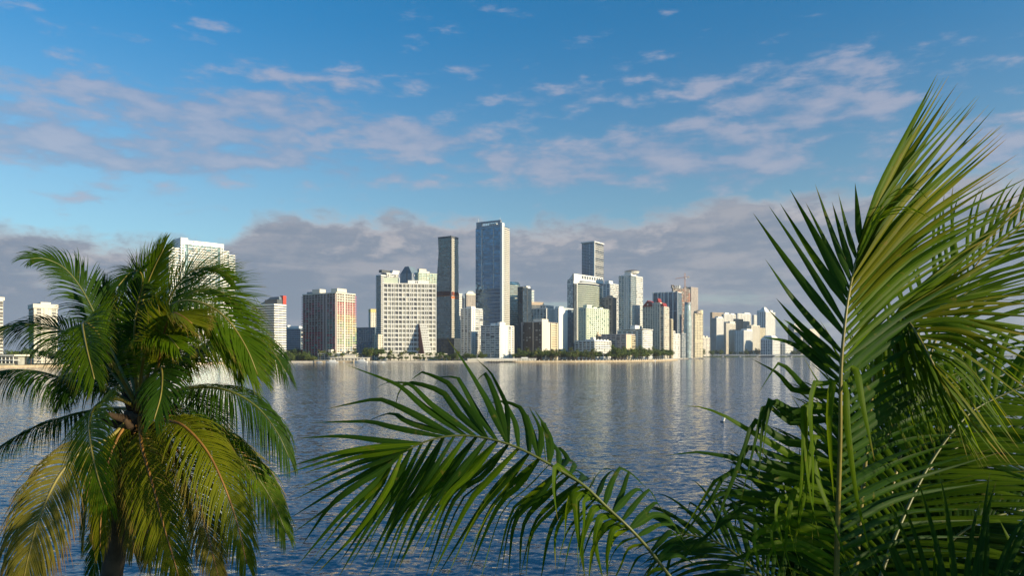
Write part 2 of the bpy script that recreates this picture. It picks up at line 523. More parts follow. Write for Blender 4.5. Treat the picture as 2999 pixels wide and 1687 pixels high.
b.box('crown_rib', core[0] - .7, core[0] - .2, w * .25, w * .70, b.zy(701), b.zy(699), 'white')
b.vol(b0=w * .805, b1=w * .90, z1=b.zy(722), Rr=('balc', 1.3, 1.0, 6, .5))
b.vol(a0=.8, b0=w * .905, b1=w, z1=b.zy(732), Rr=('balc', 1.5, 1.0, 5, .5)); b.done()

b = Bld('apartment_tower', 'white striped tower with a red fin on its roof, just right of the leaning palm', AB, 738, 803, 837, 893, 860, 30, 'white', 'g_flat', 2.9)
v1 = b.vol(L=('bands', .42, 1.3), Rr=('bands', .55, .9, 6))
b.box('lift_tower', 0.2, b.wl * .55, b.wr * .25, b.wr * .8, b.z1 + 1.3, b.z1 + 7, 'dark')
b.box('red_fin', -.9, 4.5, b.wr * .72, b.wr * 1.0, b.z1 + 1.3, b.z1 + 12, 'red')
b.prism('curved_screen', [(b.wl * x, b.wr * .5) for x in (.0, .95)] + [(b.wl * .95, b.wr * .7), (0, b.wr * .7)], b.z1 + 1.3, b.z1 + 10.5, 'bluegrey', [(b.wl * .05, b.wr * .5), (b.wl * .42, b.wr * .5), (b.wl * .42, b.wr * .7), (b.wl * .05, b.wr * .7)])
b.done()

b = Bld('office_block', 'low blue grey block with a white roof, between the red-finned tower and the painted tower', 'office block', 836, 880, 896, 965, 1100, 28, 'bluegrey', 'g_navy', 3.3)
b.vol(L=('bands', .4, .3, 4), Rr=('grid', 5, 1.5, .4, .3)); b.rooftop([(6, 26, 3, 10, 4), (30, 40, 3, 9, 6)], 'white'); b.done()

# ---- the half painted tower
b = Bld('apartment_tower', 'brown concrete tower with red, pink, yellow and green painted balconies', AB, 889, 984, 1038, 857, 900, 33, 'concrete', 'g_flat', 3.0)
v1 = b.vol(z1=b.z1 - 1.2, gl='brown', roof=False)
b.box('roof_slab', -1.6, b.wl + .6, -1.6, b.wr + .6, b.z1 - 1.2, b.z1 + .4, 'warm')
b.rooftop([(b.wl * .55, b.wl * .78, 3, 13, 5)], 'warm'); b.rooftop([(2, b.wl * .22, 4, 20, 4.5)], 'warm'); b.rooftop([(b.wl * .82, b.wl * .97, 4, 10, 2.2)], 'grey')
nf = int((b.z1 - 1.2) / 3.05); fh = (b.z1 - 1.2) / nf
for f, nbay, wd in (('L', 11, b.wl), ('R', 7, b.wr)):
    st = wd / nbay
    wal = 'pinkgrey' if f == 'L' else 'warm'
    for i in range(nbay + 1):
        c = i * st
        pw = 2.2 if (f == 'L' and i in (3, 4)) or (f == 'R' and i in (0, 3)) else .7
        b.fbox('piers', f, v1, max(0, c - pw / 2), min(wd, c + pw / 2), -.05, 1.35, 0, b.z1 - 1.2, wal)
    for k in range(nf):
        zb = k * fh
        b.fbox('balcony_slabs', f, v1, -1.3 if f == 'L' else 0, wd, -.05, 1.3, zb, zb + .35, wal)
        t = k / nf
        for i in range(nbay):
            if f == 'L' and i == 3: continue
            r = rng.random()
            if f == 'L' and rng.random() < .22: continue
            if f == 'L':
                x = 1 - i / nbay          # 0 at the corner side
                if t < .42: c = 'p_mag' if r < .6 else ('p_red' if r < .9 else 'p_teal')
                elif t < .62: c = 'concrete' if r < .55 else ('p_teal' if r < .7 else 'p_mag')
                elif t < .86: c = 'p_pink' if r < .55 else 'concrete'
                else: c = 'concrete'
                if i < 3 and t < .6 and r > .4: c = 'p_teal'
            else:
                if t > .86: c = 'warm'
                elif t > .70: c = 'p_pink' if r < .6 else 'p_red'
                elif t > .58: c = 'p_orange' if r < .5 else 'p_yellow'
                elif t > .40: c = 'p_yellow' if r < .5 else ('p_green' if r < .6 else 'warm')
                elif t > .22: c = 'p_green' if r < .55 else ('p_teal' if r < .7 else 'warm')
                elif t > .10: c = 'p_blue' if r < .35 else 'warm'
                else: c = 'p_orange' if r < .2 else 'warm'
            b.fbox('painted_panels', f, v1, i * st + .35, (i + 1) * st - .35, 1.05, 1.25, zb + .35, zb + 1.35, c)
            if rng.random() < .35:
                b.fbox('window_blinds', f, v1, i * st + 1, i * st + st * .55, -.05, .08, zb + .4, zb + fh - .3, rng.choice(['blind', 'blind2', 'g_flat']))
    if f == 'L':
        for k in range(nf):
            b.fbox('end_balconies', f, v1, wd, wd + 2.6, -9, 1.2, k * fh + .2, k * fh + 1.3, 'p_mag' if k / nf < .45 else ('p_pink' if k / nf < .8 else 'concrete'))
    else:
        for k in range(nf):
            tt = k / nf
            b.fbox('end_balconies', f, v1, wd, wd + 2.4, -9, 1.2, k * fh + .2, k * fh + 1.3, 'p_pink' if tt > .7 else 'p_orange' if tt > .58 else 'p_yellow' if tt > .42 else 'p_green' if tt > .25 else 'warm')
b.fbox('painted_wall', 'L', v1, b.wl * .42, b.wl, -.05, .04, 0, b.z1 * .62, 'redbrown', stuff=False); b.fbox('painted_wall', 'L', v1, b.wl * .62, b.wl, -.05, .04, b.z1 * .625, b.z1 * .86, 'redbrown', stuff=False)
b.done()

b = Bld('parking_podium', 'low open deck car park of pale concrete in front of the painted tower', 'car park', 932, 1008, 1060, 1038, 880, 20, 'warm', 'dark', 3.0)
b.vol(L=('balc', .4, 1.0, 9, 1.2), Rr=('balc', .4, 1.0, 9, 1.2)); b.box('stair_tower', b.ax(972), b.ax(963), -1.2, 4, 0, 14, 'warm'); b.done()

b = Bld('apartment_block', 'thin cream block peeping out behind the right side of the painted tower', AP, 1030, 1040, 1046, 966, 1150, 30, 'cream', 'g_flat', 3.2, wl=20)
b.vol(Rr=('grid', 5, 2, .4, .4)); b.done()
b = Bld('office_block', 'low slate blue gridded office block right of the painted tower', 'office block', 1044, 1098, 1110, 961, 1120, 25, 'bluegrey', 'g_navy', 3.6)
b.vol(L=('grid', 4.2, 1.2, .35, .4, .1), Rr=('grid', 4.5, 1.2, .35, .4, .1)); b.done()
b = Bld('office_block', 'lower blue grey annex with wide openings at the foot of the slate block', 'office block', 1036, 1085, 1100, 1001, 1060, 22, 'bluegrey', 'g_navy', 3.6)
b.vol(L=('grid', 6, 1.6, .35, .5, .1), Rr=('grid', 5, 1.6, .35, .4, .1)); b.done()
b = Bld('apartment_tower', 'distant cream tower with vertical piers and an ochre top storey', AB, 1080, 1086, 1106, 905, 1500, 50, 'warm', 'g_flat', 3.4)
b.vol(z1=b.z1 - 7, L=('grid', 4, 1.8, .3, .4), Rr=('grid', 3.6, 2.0, .25, .5, .1), roof=False); b.box('top_storey', -.6, b.wl, -.6, b.wr, b.z1 - 7, b.z1, 'yellow'); b.done()
b = Bld('apartment_block', 'small cream block squeezed at the foot of the striped dark tower', AP, 1091, 1097, 1122, 982, 1000, 42, 'warm', 'g_flat', 3.2)
b.vol(L=('grid', 4, 1.6, .35, .4), Rr=('grid', 4, 2.0, .4, .4)); b.done()

# ---- striped tower and the big white grid
b = Bld('apartment_tower', 'slim tower with dark and white stripes standing behind the white gridded block', AB, 1102, 1116, 1164, 797, 1060, 38, 'white', 'g_flat', 3.0)
b.vol(b1=b.wr * .3, z1=b.zy(807), L=('bands', .38, 1.4), Rr=('bands', .4, .4, 4))
b.vol(a0=-1, b0=b.wr * .3 + .2, b1=b.wr, z1=b.zy(800), Rr=('balc', 1.0, .9, 5, .5))
b.box('dark_crown', 2, b.wl * .8, b.wr * .1, b.wr * .6, b.zy(797), b.zy(789), 'dark')
b.prism('wing_roof', [(-1.5, b.wr * .62), (b.wl * .5, b.wr * .62), (b.wl * .5, b.wr * 1.02), (-1.5, b.wr * 1.02)], b.zy(799), b.zy(788), 'white', [(-2.5, b.wr * .66), (b.wl * .4, b.wr * .66), (b.wl * .4, b.wr * 1.08), (-2.5, b.wr * 1.08)]); b.done()

b = Bld('hotel', 'broad white gridded slab with square windows and a sloping stepped wing', 'hotel', 1119, 1122, 1278, 831, 930, 81, 'white', 'g_flat', 4.9, wl=20)
w = b.wr
v1 = (0, b.wl, 0, w, 0, b.z1)
b.box('block', 0, b.wl, 0, w, 0, b.z1, 'warm')
pt = [0, 1.2, 4.2, 1.0, 4.2, 1.0, 2.0, .6, 1.6, .8, 4.0, 1.0, 4.2, 1.0, 4.2, 1.0, 4.2, 1.0, 2, .6, 1.8, .9, 4.2, 1.0, 4.2, 1.0, 4.2, 1.0, 2, .6, 2, .8, 4.2, .9, 4.2, 1.2]
tot = sum(pt); cells = []; x = 0
xs = 0
for i, p in enumerate(pt):
    q = p / tot * w
    if i % 2 == 1: b.fbox('pier', 'R', v1, xs, xs + q, -.05, .86, 0, b.z1, 'white', stuff=False)
    elif i: cells.append((xs, xs + q))
    xs += q
nf = 17; fh = b.z1 / nf
for k in range(nf + 1):
    b.fbox('spandrels', 'R', v1, 0, w, -.05, .8, max(0, k * fh - .55), min(b.z1, k * fh + .55), 'white')
b.face('L', v1, 'white', 'blank')
b.box('roof_parapet', -1.0, b.wl, -.5, w + .5, b.z1, b.z1 + 1.0, 'white')
b.box('roof_plant_room', 4, b.wl - 3, b.bx(1195), b.bx(1257), b.z1 + 1.0, b.zy(819), 'white')
b.box('roof_vent', 3.8, 4.05, b.bx(1217), b.bx(1219.4), b.zy(827), b.zy(821), 'dark'); b.box('roof_vent', 3.8, 4.05, b.bx(1222), b.bx(1224.4), b.zy(827), b.zy(821), 'dark')
b.box('penthouse', 6, b.wl - 2, b.bx(1124), b.bx(1168), b.z1 + 1.0, b.zy(811), 'green_white')
b.box('penthouse', 5, b.wl - 2, b.bx(1168) + .2, b.bx(1171), b.z1 + 1.0, b.zy(812), 'white')
b.done()
win_me = {}
for k in range(1, nf + 1):
    for ci, (c0, c1) in enumerate(cells):
        kind = rng.choices(['g_flat', 'pane_mid', 'blind', 'blind2'], [.14, .58, .12, .16])[0] if ci not in (0, 4, 5, 9, 10, 15) else rng.choices(['g_flat', 'pane_mid'], [.45, .55])[0]
        key = (round(c1 - c0, 2), kind)
        if key not in win_me:
            bx_ = Boxes(); hw = (c1 - c0) / 2
            bx_.add(-hw, hw, -.10, .05, 0, fh - 1.1, 0)
            bx_.add(-hw, hw, -.45, -.12, 0, .8, 1)
            vs, fs, mi = bx_.arrays()
            o = mesh_obj('window', vs, fs, [M[kind], M['white']], b.root, mi)
            win_me[key] = o.data
        else:
            o = bpy.data.objects.new('window', win_me[key]); COL.objects.link(o); o.parent = b.root
        o.location = ((c0 + c1) / 2, 0, (k - 1) * fh + .55)
# the stepped wing: a wedge that leans out from the slab, turned towards the sun
ww0, ww1 = b.bx(1227), b.bx(1248)
ztop = b.zy(948); n = 15; dmax = 22
q_ = lambda d, x0, x1: [(-.95, x0), (-.95, x1), (-.95 - .943 * d, x1 + .327 * d), (-.95 - .943 * d, x0 + .327 * d)]
for k in range(n):
    z0, z1 = ztop * k / n, ztop * (k + 1) / n
    d = 1.2 + dmax * (1 - (k + .5) / n)
    b.prism('wing_glazing', q_(d, ww0, ww1), z0, z1 - .02, 'blind2')
    b.prism('wing_terrace', q_(d + .8, ww0 - .2, ww1 + .2), z1 - 1.9, z1 - .03, 'white')
    for e in (0, .25, .5, .75):
        x = ww0 + (ww1 - ww0) * (e + .12)
        b.prism('wing_pier', [(-.95 - .943 * (d - .5), x + .327 * (d - .5)), (-.95 - .943 * (d - .5), x + .5 + .327 * (d - .5)), (-.95 - .943 * (d + .55), x + .5 + .327 * (d + .55)), (-.95 - .943 * (d + .55), x + .327 * (d + .55))], z0, z1 - 1.92, 'white')
vs = []
for dx in (-.55, -.25):
    for d, z in ((0, 0), (dmax + 1.6, 0), (1.6, ztop + .3), (0, ztop + .3)):
        vs.append((ww0 + dx + .327 * d, -.95 - .943 * d, z))
mesh_obj('wing_side_wall', vs, [[0, 1, 2, 3], [7, 6, 5, 4], [0, 4, 5, 1], [1, 5, 6, 2], [2, 6, 7, 3], [3, 7, 4, 0]], M['redbrown'], b.root)

b = Bld('podium', 'long white terrace wall with palms before the white gridded slab', 'terrace wall', 1105, 1110, 1310, 1036, 900, 84, 'warm', 'g_flat', 3.5, wl=14)
b.vol(Rr=('blank',), gl='warm', roof=False); b.done()

b = Bld('office_tower', 'blue grey tower with a peaked gable top and round blue emblem', OT, 1172, 1206, 1226, 800, 1350, 33, 'bluegrey', 'g_teal', 3.6)
b.vol(L=('mull', 6, .3, .15), Rr=('mull', 6, .3, .15), gl='steel', roof=False)
wl, wr = b.wl, b.wr
b.prism('gable', [(0, 0), (wl, 0), (wl, wr), (0, wr)], b.z1, b.zy(779), 'bluegrey', [(wl * .30, wr * .05), (wl * .62, wr * .05), (wl * .62, wr * .95), (wl * .30, wr * .95)])
b.box('slot_window', wl * .38, wl * .45, -.4, .2, b.zy(820), b.zy(790), 'g_dark')
n = 18
cy, cz = wr * .55, b.zy(806)
vs = [(cy + 6.2 * math.cos(2 * math.pi * i / n), -.35, cz + 6.2 * math.sin(2 * math.pi * i / n)) for i in range(n)] + [(cy + 6.2 * math.cos(2 * math.pi * i / n), .1, cz + 6.2 * math.sin(2 * math.pi * i / n)) for i in range(n)]
mesh_obj('round_emblem', vs, [list(range(n))] + [[i, (i + 1) % n, (i + 1) % n + n, i + n] for i in range(n)], mat('emblem_blue', (.02, .06, .2), .4, 0), b.root)
n2 = 12
vs = [(cy + .3 + r * 1.0 * math.cos(a), -.5, cz + r * math.sin(a)) for r in (3.0, 4.4) for a in [math.pi * (.35 + 1.3 * i / (n2 - 1)) for i in range(n2)]]
mesh_obj('emblem_mark', vs, [[i, i + 1, i + 1 + n2, i + n2] for i in range(n2 - 1)], M['white'], b.root)
b.done()

b = Bld('apartment_tower', 'pale green tower with curved stepped roof behind the white gridded slab', AB, 1216, 1226, 1282, 800, 1250, 52, 'green_white', 'g_aqua', 3.2)
b.vol(L=('balc', 1, 1, 6, .5), Rr=('balc', 1.3, 1.0, 5.5, .6))
b.box('roof_crown', 3, b.wl - 2, b.wr * .08, b.wr * .45, b.z1 + 1.3, b.zy(786), 'warm'); b.box('roof_crown', 4, b.wl - 2, b.wr * .46, b.wr * .62, b.z1 + 1.3, b.zy(792), 'warm'); b.done()

# ---- the dark waisted tower
b = Bld('apartment_tower', 'dark slender tower with a waisted side and an orange band halfway up', AB, 1280, 1321, 1342, 696, 1150, 31, 'white', 'g_grey', 3.15)
prof = [(696, 1283), (740, 1284.5), (790, 1281), (835, 1278.5), (880, 1278), (1040, 1279)]
nf = int(b.z1 / 3.15); fh = b.z1 / nf
def px_at(y):
    for (y0, x0), (y1, x1) in zip(prof, prof[1:]):
        if y <= y1: return x0 + (x1 - x0) * max(0, (y - y0)) / (y1 - y0)
    return prof[-1][1]
rad = b.zy(853), b.zy(866)
for k in range(nf):
    z = k * fh
    ypx = HY - (z + b.base - H) / b.D * F
    a1 = b.ax(px_at(ypx))
    dark_floor = rad[1] < z + fh * .5 < rad[0]
    b.box('glazed_core', 0, a1, 0, b.wr, z, z + fh, 'redbrown' if dark_floor else 'g_grey')
    vv = (0, a1, 0, b.wr, z, z + fh)
    if not dark_floor:
        up = k / nf > .62
        b.fbox('floor_bands', 'L', vv, -.35, a1 + .3, -.05, .45 if (k % 2 or not up) else .75, z, z + (.32 if not up else .42), 'grey' if k % 3 else 'steel')
        b.fbox('floor_bands', 'R', vv, 0, b.wr, -.05, .5, z, z + .8, 'warm')
        for i in range(7):
            if i in (1, 2, 4, 5) or rng.random() < .5:
                b.fbox('piers', 'R', vv, b.wr * (i / 6) - .5, b.wr * (i / 6) + .5, -.05, .55, z, z + fh, 'warm')
        if rng.random() < .4:
            s0 = rng.uniform(0, a1 - 6); b.fbox('window_blinds', 'L', vv, s0, s0 + rng.uniform(2, 5), -.05, .06, z + .6, z + fh - .2, 'blind2')
b.box('orange_band', -.7, b.wr * .0 + 1.5, -.2, b.wr + .2, b.zy(874), b.zy(868), 'orange')
b.box('band_frame', b.ax(1321), b.ax(1279), -.7, -.1, b.zy(867), b.zy(865.5), 'orange'); b.box('band_frame', b.ax(1321), b.ax(1279), -.7, -.1, b.zy(853), b.zy(852), 'redbrown')
for i in range(4): b.box('band_column', -.5, .5, b.wr * i / 3.2 + .1, b.wr * i / 3.2 + 1.3, b.zy(868), b.zy(853), 'orange' if i % 2 else 'redbrown', True)
b.box('roof_parapet', -.4, b.ax(1283), -.4, b.wr + .2, b.z1, b.z1 + 3, 'dark')
b.box('roof_fin', -.6, 1.2, -.6, .6, 0, b.z1 + 3.5, 'dark')
b.done()

b = Bld('office_block', 'low dark glass podium at the foot of the waisted tower', 'office block', 1276, 1330, 1348, 994, 1060, 25, 'dark', 'g_dark', 4)
b.vol(L=('mull', 5, .4, .15), Rr=('mull', 5, .4, .15)); b.done()
b = Bld('apartment_tower', 'very thin white tower just right of the waisted dark tower', AB, 1341, 1345, 1353, 862, 1330, 52, 'white', 'g_flat', 3.2)
b.vol(L=('bands', .4, .5), Rr=('bands', .5, .5)); b.done()
b = Bld('office_tower', 'blue glass tower with a rounded shoulder between the waisted tower and the domed one', OT, 1346, 1358, 1366, 874, 1420, 35, 'steel', 'g_navy', 3.6)
b.vol(L=('mull', 4, .5, .2), Rr=('bands', .35, .3)); b.rooftop([(3, 12, 2, 8, 4)], 'bluegrey'); b.done()
b = Bld('hotel_tower', 'brown grey tower with pale domed top left of the tallest tower', 'hotel tower', 1362, 1366, 1394, 864, 1350, 60, 'concrete', 'g_flat', 3.4)
b.vol(L=('grid', 4, 1.8, .4, .4), Rr=('grid', 3.6, 1.7, .42, .5, .2), roof=False)
b.box('top_band', -.8, b.wl, -.8, b.wr + .4, b.z1, b.z1 + 3, 'warm')
b.prism('domed_top', [(1, 1), (b.wl - 1, 1), (b.wl - 1, b.wr - 1), (1, b.wr - 1)], b.z1 + 3, b.zy(852), 'white', [(4, 6), (b.wl - 4, 6), (b.wl - 4, b.wr - 5), (4, b.wr - 5)]); b.done()

# ---- tallest tower
b = Bld('office_tower', 'tallest blue glass skyscraper with an open white crown and banded lower half', OT, 1393, 1470, 1491, 661, 1120, 31, 'steel', 'g_blue', 3.7)
zs = b.zy(845)
wl, wr = b.wl, b.wr
bl = b.box
b.box('lower_core', 0, wl, 0, wr, 0, zs, 'g_navy')
b.box('glazed_core', 0, wl, 0, wr, zs, b.z1, 'g_blue')
vlo, vhi = (0, wl, 0, wr, 0, zs), (0, wl, 0, wr, zs, b.z1)
nlo, nhi = 20, 49
for k in range(nlo): b.fbox('floor_bands', 'L', vlo, 2.2, wl, -.05, .55, zs * k / nlo + .2, zs * k / nlo + (1.15 if k % 2 else 1.7), 'steel')
for k in range(nhi):
    zb = zs + (b.z1 - zs) * k / nhi
    b.fbox('floor_bands', 'L', vhi, 2.2, wl, -.05, .25 if k % 3 else .5, zb, zb + (.45 if k % 3 else .9), 'bluegrey' if k % 3 else 'steel')
for px in (1411, 1412.6, 1446): b.fbox('white_fin', 'L', vhi, b.ax(px) - .3, b.ax(px) + .35, -.05, 1.0, zs, b.zy(666), 'white', stuff=False)
for i in range(24): b.fbox('mullions', 'L', vhi, wl * i / 24, wl * i / 24 + .18, -.05, .2, zs, b.z1, 'bluegrey')
b.box('corner_pier', -1.3, 2.2, -1.3, wr * .24, 0, b.zy(652), 'white')
nf = 70
for k in range(nf):
    zb = b.z1 * k / nf
    b.fbox('pier_windows', 'R', (0, wl, 0, wr, 0, b.z1), wr * .08, wr * .16, 1.25, 1.36, zb + .8, zb + 2.6, 'g_dark')
    b.fbox('floor_bands', 'R', (0, wl, 0, wr, 0, b.z1), wr * .34, wr, -.05, .7, zb, zb + 1.35, 'warm')
b.box('recess_strip', -.35, 0.05, wr * .25, wr * .33, 0, b.z1 - 4, 'g_dark')
for i in range(1, 5): b.fbox('piers', 'R', (0, wl, 0, wr, 0, b.z1), wr * (.34 + .66 * i / 4) - .4, wr * (.34 + .66 * i / 4) + .4, -.05, .8, 0, b.z1 - 6, 'warm')
zt = b.zy(643); zo0, zo1 = b.zy(656), b.zy(648)
c0, c1 = b.ax(1458), b.ax(1410)
b.box('crown_wall', 2.3, wl * .97, -.3, 3, b.z1, zo0, 'steel'); b.box('crown_wall', 2.3, wl * .97, -.3, 3, zo1, zt, 'steel')
b.box('crown_wall', 2.3, c0, -.3, 3, zo0, zo1, 'steel'); b.box('crown_wall', c1, wl * .97, -.3, 3, zo0, zo1, 'steel')
for i in range(7):
    a = c0 + (c1 - c0) * (i + .5) / 7
    b.box('crown_strut', a - .3, a + .3, .5, 1.5, zo0, zo1, 'white')
b.box('crown_machinery', c0 + 5, c1 - 12, 3.5, 8, zo0 - 2, zo0 + 3.2, 'white')
b.box('crown_back', wl * .1, wl * .9, wr * .6, wr * .7, b.z1, b.zy(658), 'steel')
b.box('mast', wl * .9, wl * .9 + .4, 1, 1.4, zt, zt + 6, 'white'); b.box('mast', 4, 4.4, 1, 1.4, zt, zt + 4, 'white')
b.done()

# ---- condos before it
b = Bld('apartment_tower', 'white condominium with dark balcony stacks left of the tallest tower\'s foot', AB, 1351, 1381, 1411, 905, 960, 36, 'white', 'g_flat', 3.0)
b.vol(L=('balc', 1.3, .95, 7, 1.6), Rr=None)
q = b.wr
vv = (0, b.wl, 0, q, 0, b.z1)
b.face('R', (0, b.wl, 0, q * .3, 0, b.z1), 'white', 'grid', 6, 4.5, .6, .6, 0); b.face('R', (0, b.wl, q * .3, q * .68, 0, b.z1), 'white', 'balc', .9, 1.1, 7, 1.2); b.face('R', (0, b.wl, q * .68, q, 0, b.z1), 'white', 'balc', 1.8, 1.3, 8, .6)
b.rooftop([(2, b.wl * .6, 2, q * .5, 2.5)]); b.done()

b = Bld('apartment_block', 'low white condominium on the sea wall with sunlit blank end wall', AP, 1410, 1464, 1503, 955, 915, 32, 'pink', 'g_flat', 2.9)
b.vol(L=('balc', 1.4, 1.0, 8, .4), wall='white', roof=False)
q = b.wr; vv = (0, b.wl, 0, q, 0, b.z1)
b.fbox('end_wall', 'R', vv, 0, q * .56, -.05, .6, 0, b.z1, 'white', stuff=False)
for k in range(15):
    for x in (.18, .62): b.fbox('end_windows', 'R', vv, q * .56 * x, q * .56 * x + 1.3, .55, .64, b.z1 * k / 15 + 1, b.z1 * k / 15 + 2.3, 'blind2')
b.face('R', (0, b.wl, q * .56, q, 0, b.z1), 'white', 'balc', 1.6, 1.1, 7, 2.4)
b.box('roof_slab', -1, b.wl + .6, -1.6, q + .4, b.z1, b.z1 + 1.1, 'white')
b.rooftop([(2, b.wl * .2, 3, q * .5, 4)], 'white'); b.rooftop([(b.wl * .35, b.wl * .6, 4, q * .5, 2.6)], 'white'); b.done()

b = Bld('office_tower', 'teal glass tower with slanted top right behind the tallest tower', OT, 1484, 1490, 1523, 832, 1250, 60, 'bluegrey', 'g_teal', 3.5)
b.vol(L=('mull', 5, .3, .15), Rr=('mull', 6, .35, .15), roof=False)
nf = int(b.z1 / 3.5)
for k in range(nf):
    zz = b.z1 * k / nf
    if zz > b.z1 * .45: b.fbox('balcony_slabs', 'R', (0, b.wl, 0, b.wr, 0, b.z1), b.wr * .05, b.wr * (.75 + .15 * rng.random()), -.05, 1.0, zz, zz + .8, 'warm')
b.prism('slanted_top', [(0, 0), (b.wl, 0), (b.wl, b.wr), (0, b.wr)], b.z1, b.zy(824), 'g_teal', [(b.wl * .2, 0), (b.wl, 0), (b.wl, b.wr * .9), (b.wl * .3, b.wr * .9)]); b.done()
b = Bld('office_tower', 'dark smooth glass tower with knife edge corner and notched side', OT, 1516, 1531, 1557, 843, 1180, 42, 'dark', 'g_navy', 3.6)
b.vol(L=('mull', 4, .2, .1), Rr=('mull', 5, .2, .1), roof=False)
b.box('roof_parapet', -.3, b.wl, -.3, b.wr * .55, b.z1, b.z1 + 2, 'dark'); b.box('roof_plant_room', 2, b.wl * .7, b.wr * .5, b.wr * .95, b.z1, b.z1 + 4, 'white')
b.fbox('notch_fin', 'R', (0, b.wl, 0, b.wr, 0, b.z1), b.wr * .48, b.wr * .52, -.05, .6, b.z1 * .38, b.z1, 'dark'); b.done()
b = Bld('apartment_tower', 'narrow white tower edge behind the smooth dark glass tower', AB, 1553, 1557, 1564, 852, 1500, 52, 'white', 'g_aqua', 3.2)
b.vol(L=('bands', .4, .5), Rr=('bands', .4, .5)); b.done()
b = Bld('office_tower', 'dark glass block with an orange brown cap behind the white balconied condominium', OT, 1550, 1556, 1592, 884, 1400, 60, 'tan', 'g_dark', 3.6)
b.vol(z1=b.zy(893), L=('mull', 6, .6, .3), Rr=('mull', 7, 1.0, .3), roof=False, wall='dark'); b.box('brown_cap', -.6, b.wl, -.6, b.wr, b.zy(893), b.z1, 'tan'); b.done()
b = Bld('apartment_tower', 'wide white condominium with many small dark balconies behind the dark brown slab', AB, 1555, 1600, 1627, 905, 1200, 30, 'white', 'g_flat', 3.1)
b.vol(L=('balc', 1.2, .9, 6, 1.2), Rr=('grid', 5, 2.0, .4, .6)); b.vol(a0=3, a1=b.wl * .42, b0=2, b1=b.wr - 2, z0=b.z1 + 1.4, z1=b.zy(895), L=('grid', 5, 1.6, .4, .4), Rr=('grid', 5, 1.6, .4, .4)); b.done()

b = Bld('apartment_block', 'dark brown slab block with a blank cream wall and sunlit cream balcony end', AP, 1528, 1586, 1631, 944, 940, 33, 'brown', 'g_flat', 3.1)
q = b.wr; wl = b.wl
b.box('core', 0, wl, 0, q, 0, b.z1, 'brown')
vv = (0, wl, 0, q, 0, b.z1)
b.face('L', vv, 'brown', 'balc', 1.0, 1.0, 5.2, .5)
b.fbox('stair_pier', 'L', vv, wl * .36, wl * .42, -.05, 1.6, 0, b.z1, 'tan', stuff=False); b.fbox('stair_pier', 'L', vv, wl * .93, wl, -.05, 1.6, 0, b.z1 + .5, 'concrete', stuff=False)
b.fbox('blank_wall', 'R', vv, -.6, q * .50, -.05, 1.2, 0, b.z1 + .6, 'warm', stuff=False)
nf = int(b.z1 / 3.1)
for k in range(nf):
    zz = b.z1 * k / nf
    b.fbox('cream_balconies', 'R', vv, q * .58, q * .97, -.05, 1.5, zz + .1, zz + (1.5 if rng.random() < .85 else .4), 'cream')
    b.fbox('window_blinds', 'R', vv, q * .62, q * .9, -.05, .1, zz + 1.6, zz + 2.9, rng.choice(['blind2', 'cream', 'tan']))
b.fbox('cream_piers', 'R', vv, q * .55, q * .60, -.05, 1.6, 0, b.z1, 'cream'); b.fbox('cream_piers', 'R', vv, q * .95, q, -.05, 1.6, 0, b.z1, 'cream')
b.box('roof_slab', -.8, wl, -1.2, q + .3, b.z1, b.z1 + .7, 'concrete'); b.box('roof_plant_room', .5, wl * .45, 2, q * .45, b.z1 + .7, b.z1 + 4.6, 'warm'); b.done()

b = Bld('apartment_tower', 'white tower with a tall blank sunlit wall right of the cream balcony end', AB, 1626, 1636, 1678, 904, 1060, 46, 'white', 'g_flat', 3.1)
q = b.wr; vv = (0, b.wl, 0, q, 0, b.z1)
b.vol(L=('grid', 4, 1.8, .45, .5)); b.fbox('blank_wall', 'R', vv, 0, q * .60, -.05, .7, 0, b.z1 + .6, 'white', stuff=False); b.face('R', (0, b.wl, q * .62, q, 0, b.z1), 'bluegrey', 'grid', 4, 1.2, .5, .5)
b.rooftop([(2, 10, 4, q * .4, 2.4)]); b.done()

# ---- twin towers, centre right
b = Bld('apartment_tower', 'tall dark glass tower with flat overhanging roof far behind the perforated white one', AB, 1704, 1740, 1766, 712, 1600, 35, 'warm', 'g_navy', 3.4)
b.vol(L=('mull', 4, .7, .3), Rr=('balc', 1.6, .7, 5, .8), roof=False, wall='steel'); q = b.wr
for k in range(60):
    b.fbox('balcony_slabs', 'R', (0, b.wl, 0, q, 0, b.z1), 0, q, -.05, 1.4, b.z1 * k / 60, b.z1 * k / 60 + 1.2, 'warm')
    if rng.random() < .8: b.fbox('bright_windows', 'L', (0, b.wl, 0, q, 0, b.z1), b.wl * .33, b.wl * .40, -.05, .5, b.z1 * k / 60 + 1.2, b.z1 * k / 60 + 2.6, 'white')
b.box('corner_fin', -1.8, 1, -1.0, 1.2, 0, b.z1 + 3, 'white'); b.box('overhanging_roof', -2.6, b.wl + 2, -2.6, q + 1, b.z1 + 2, b.z1 + 4.2, 'white'); b.box('top_storey', 0, b.wl, 0, q, b.z1, b.z1 + 2, 'g_dark'); b.done()

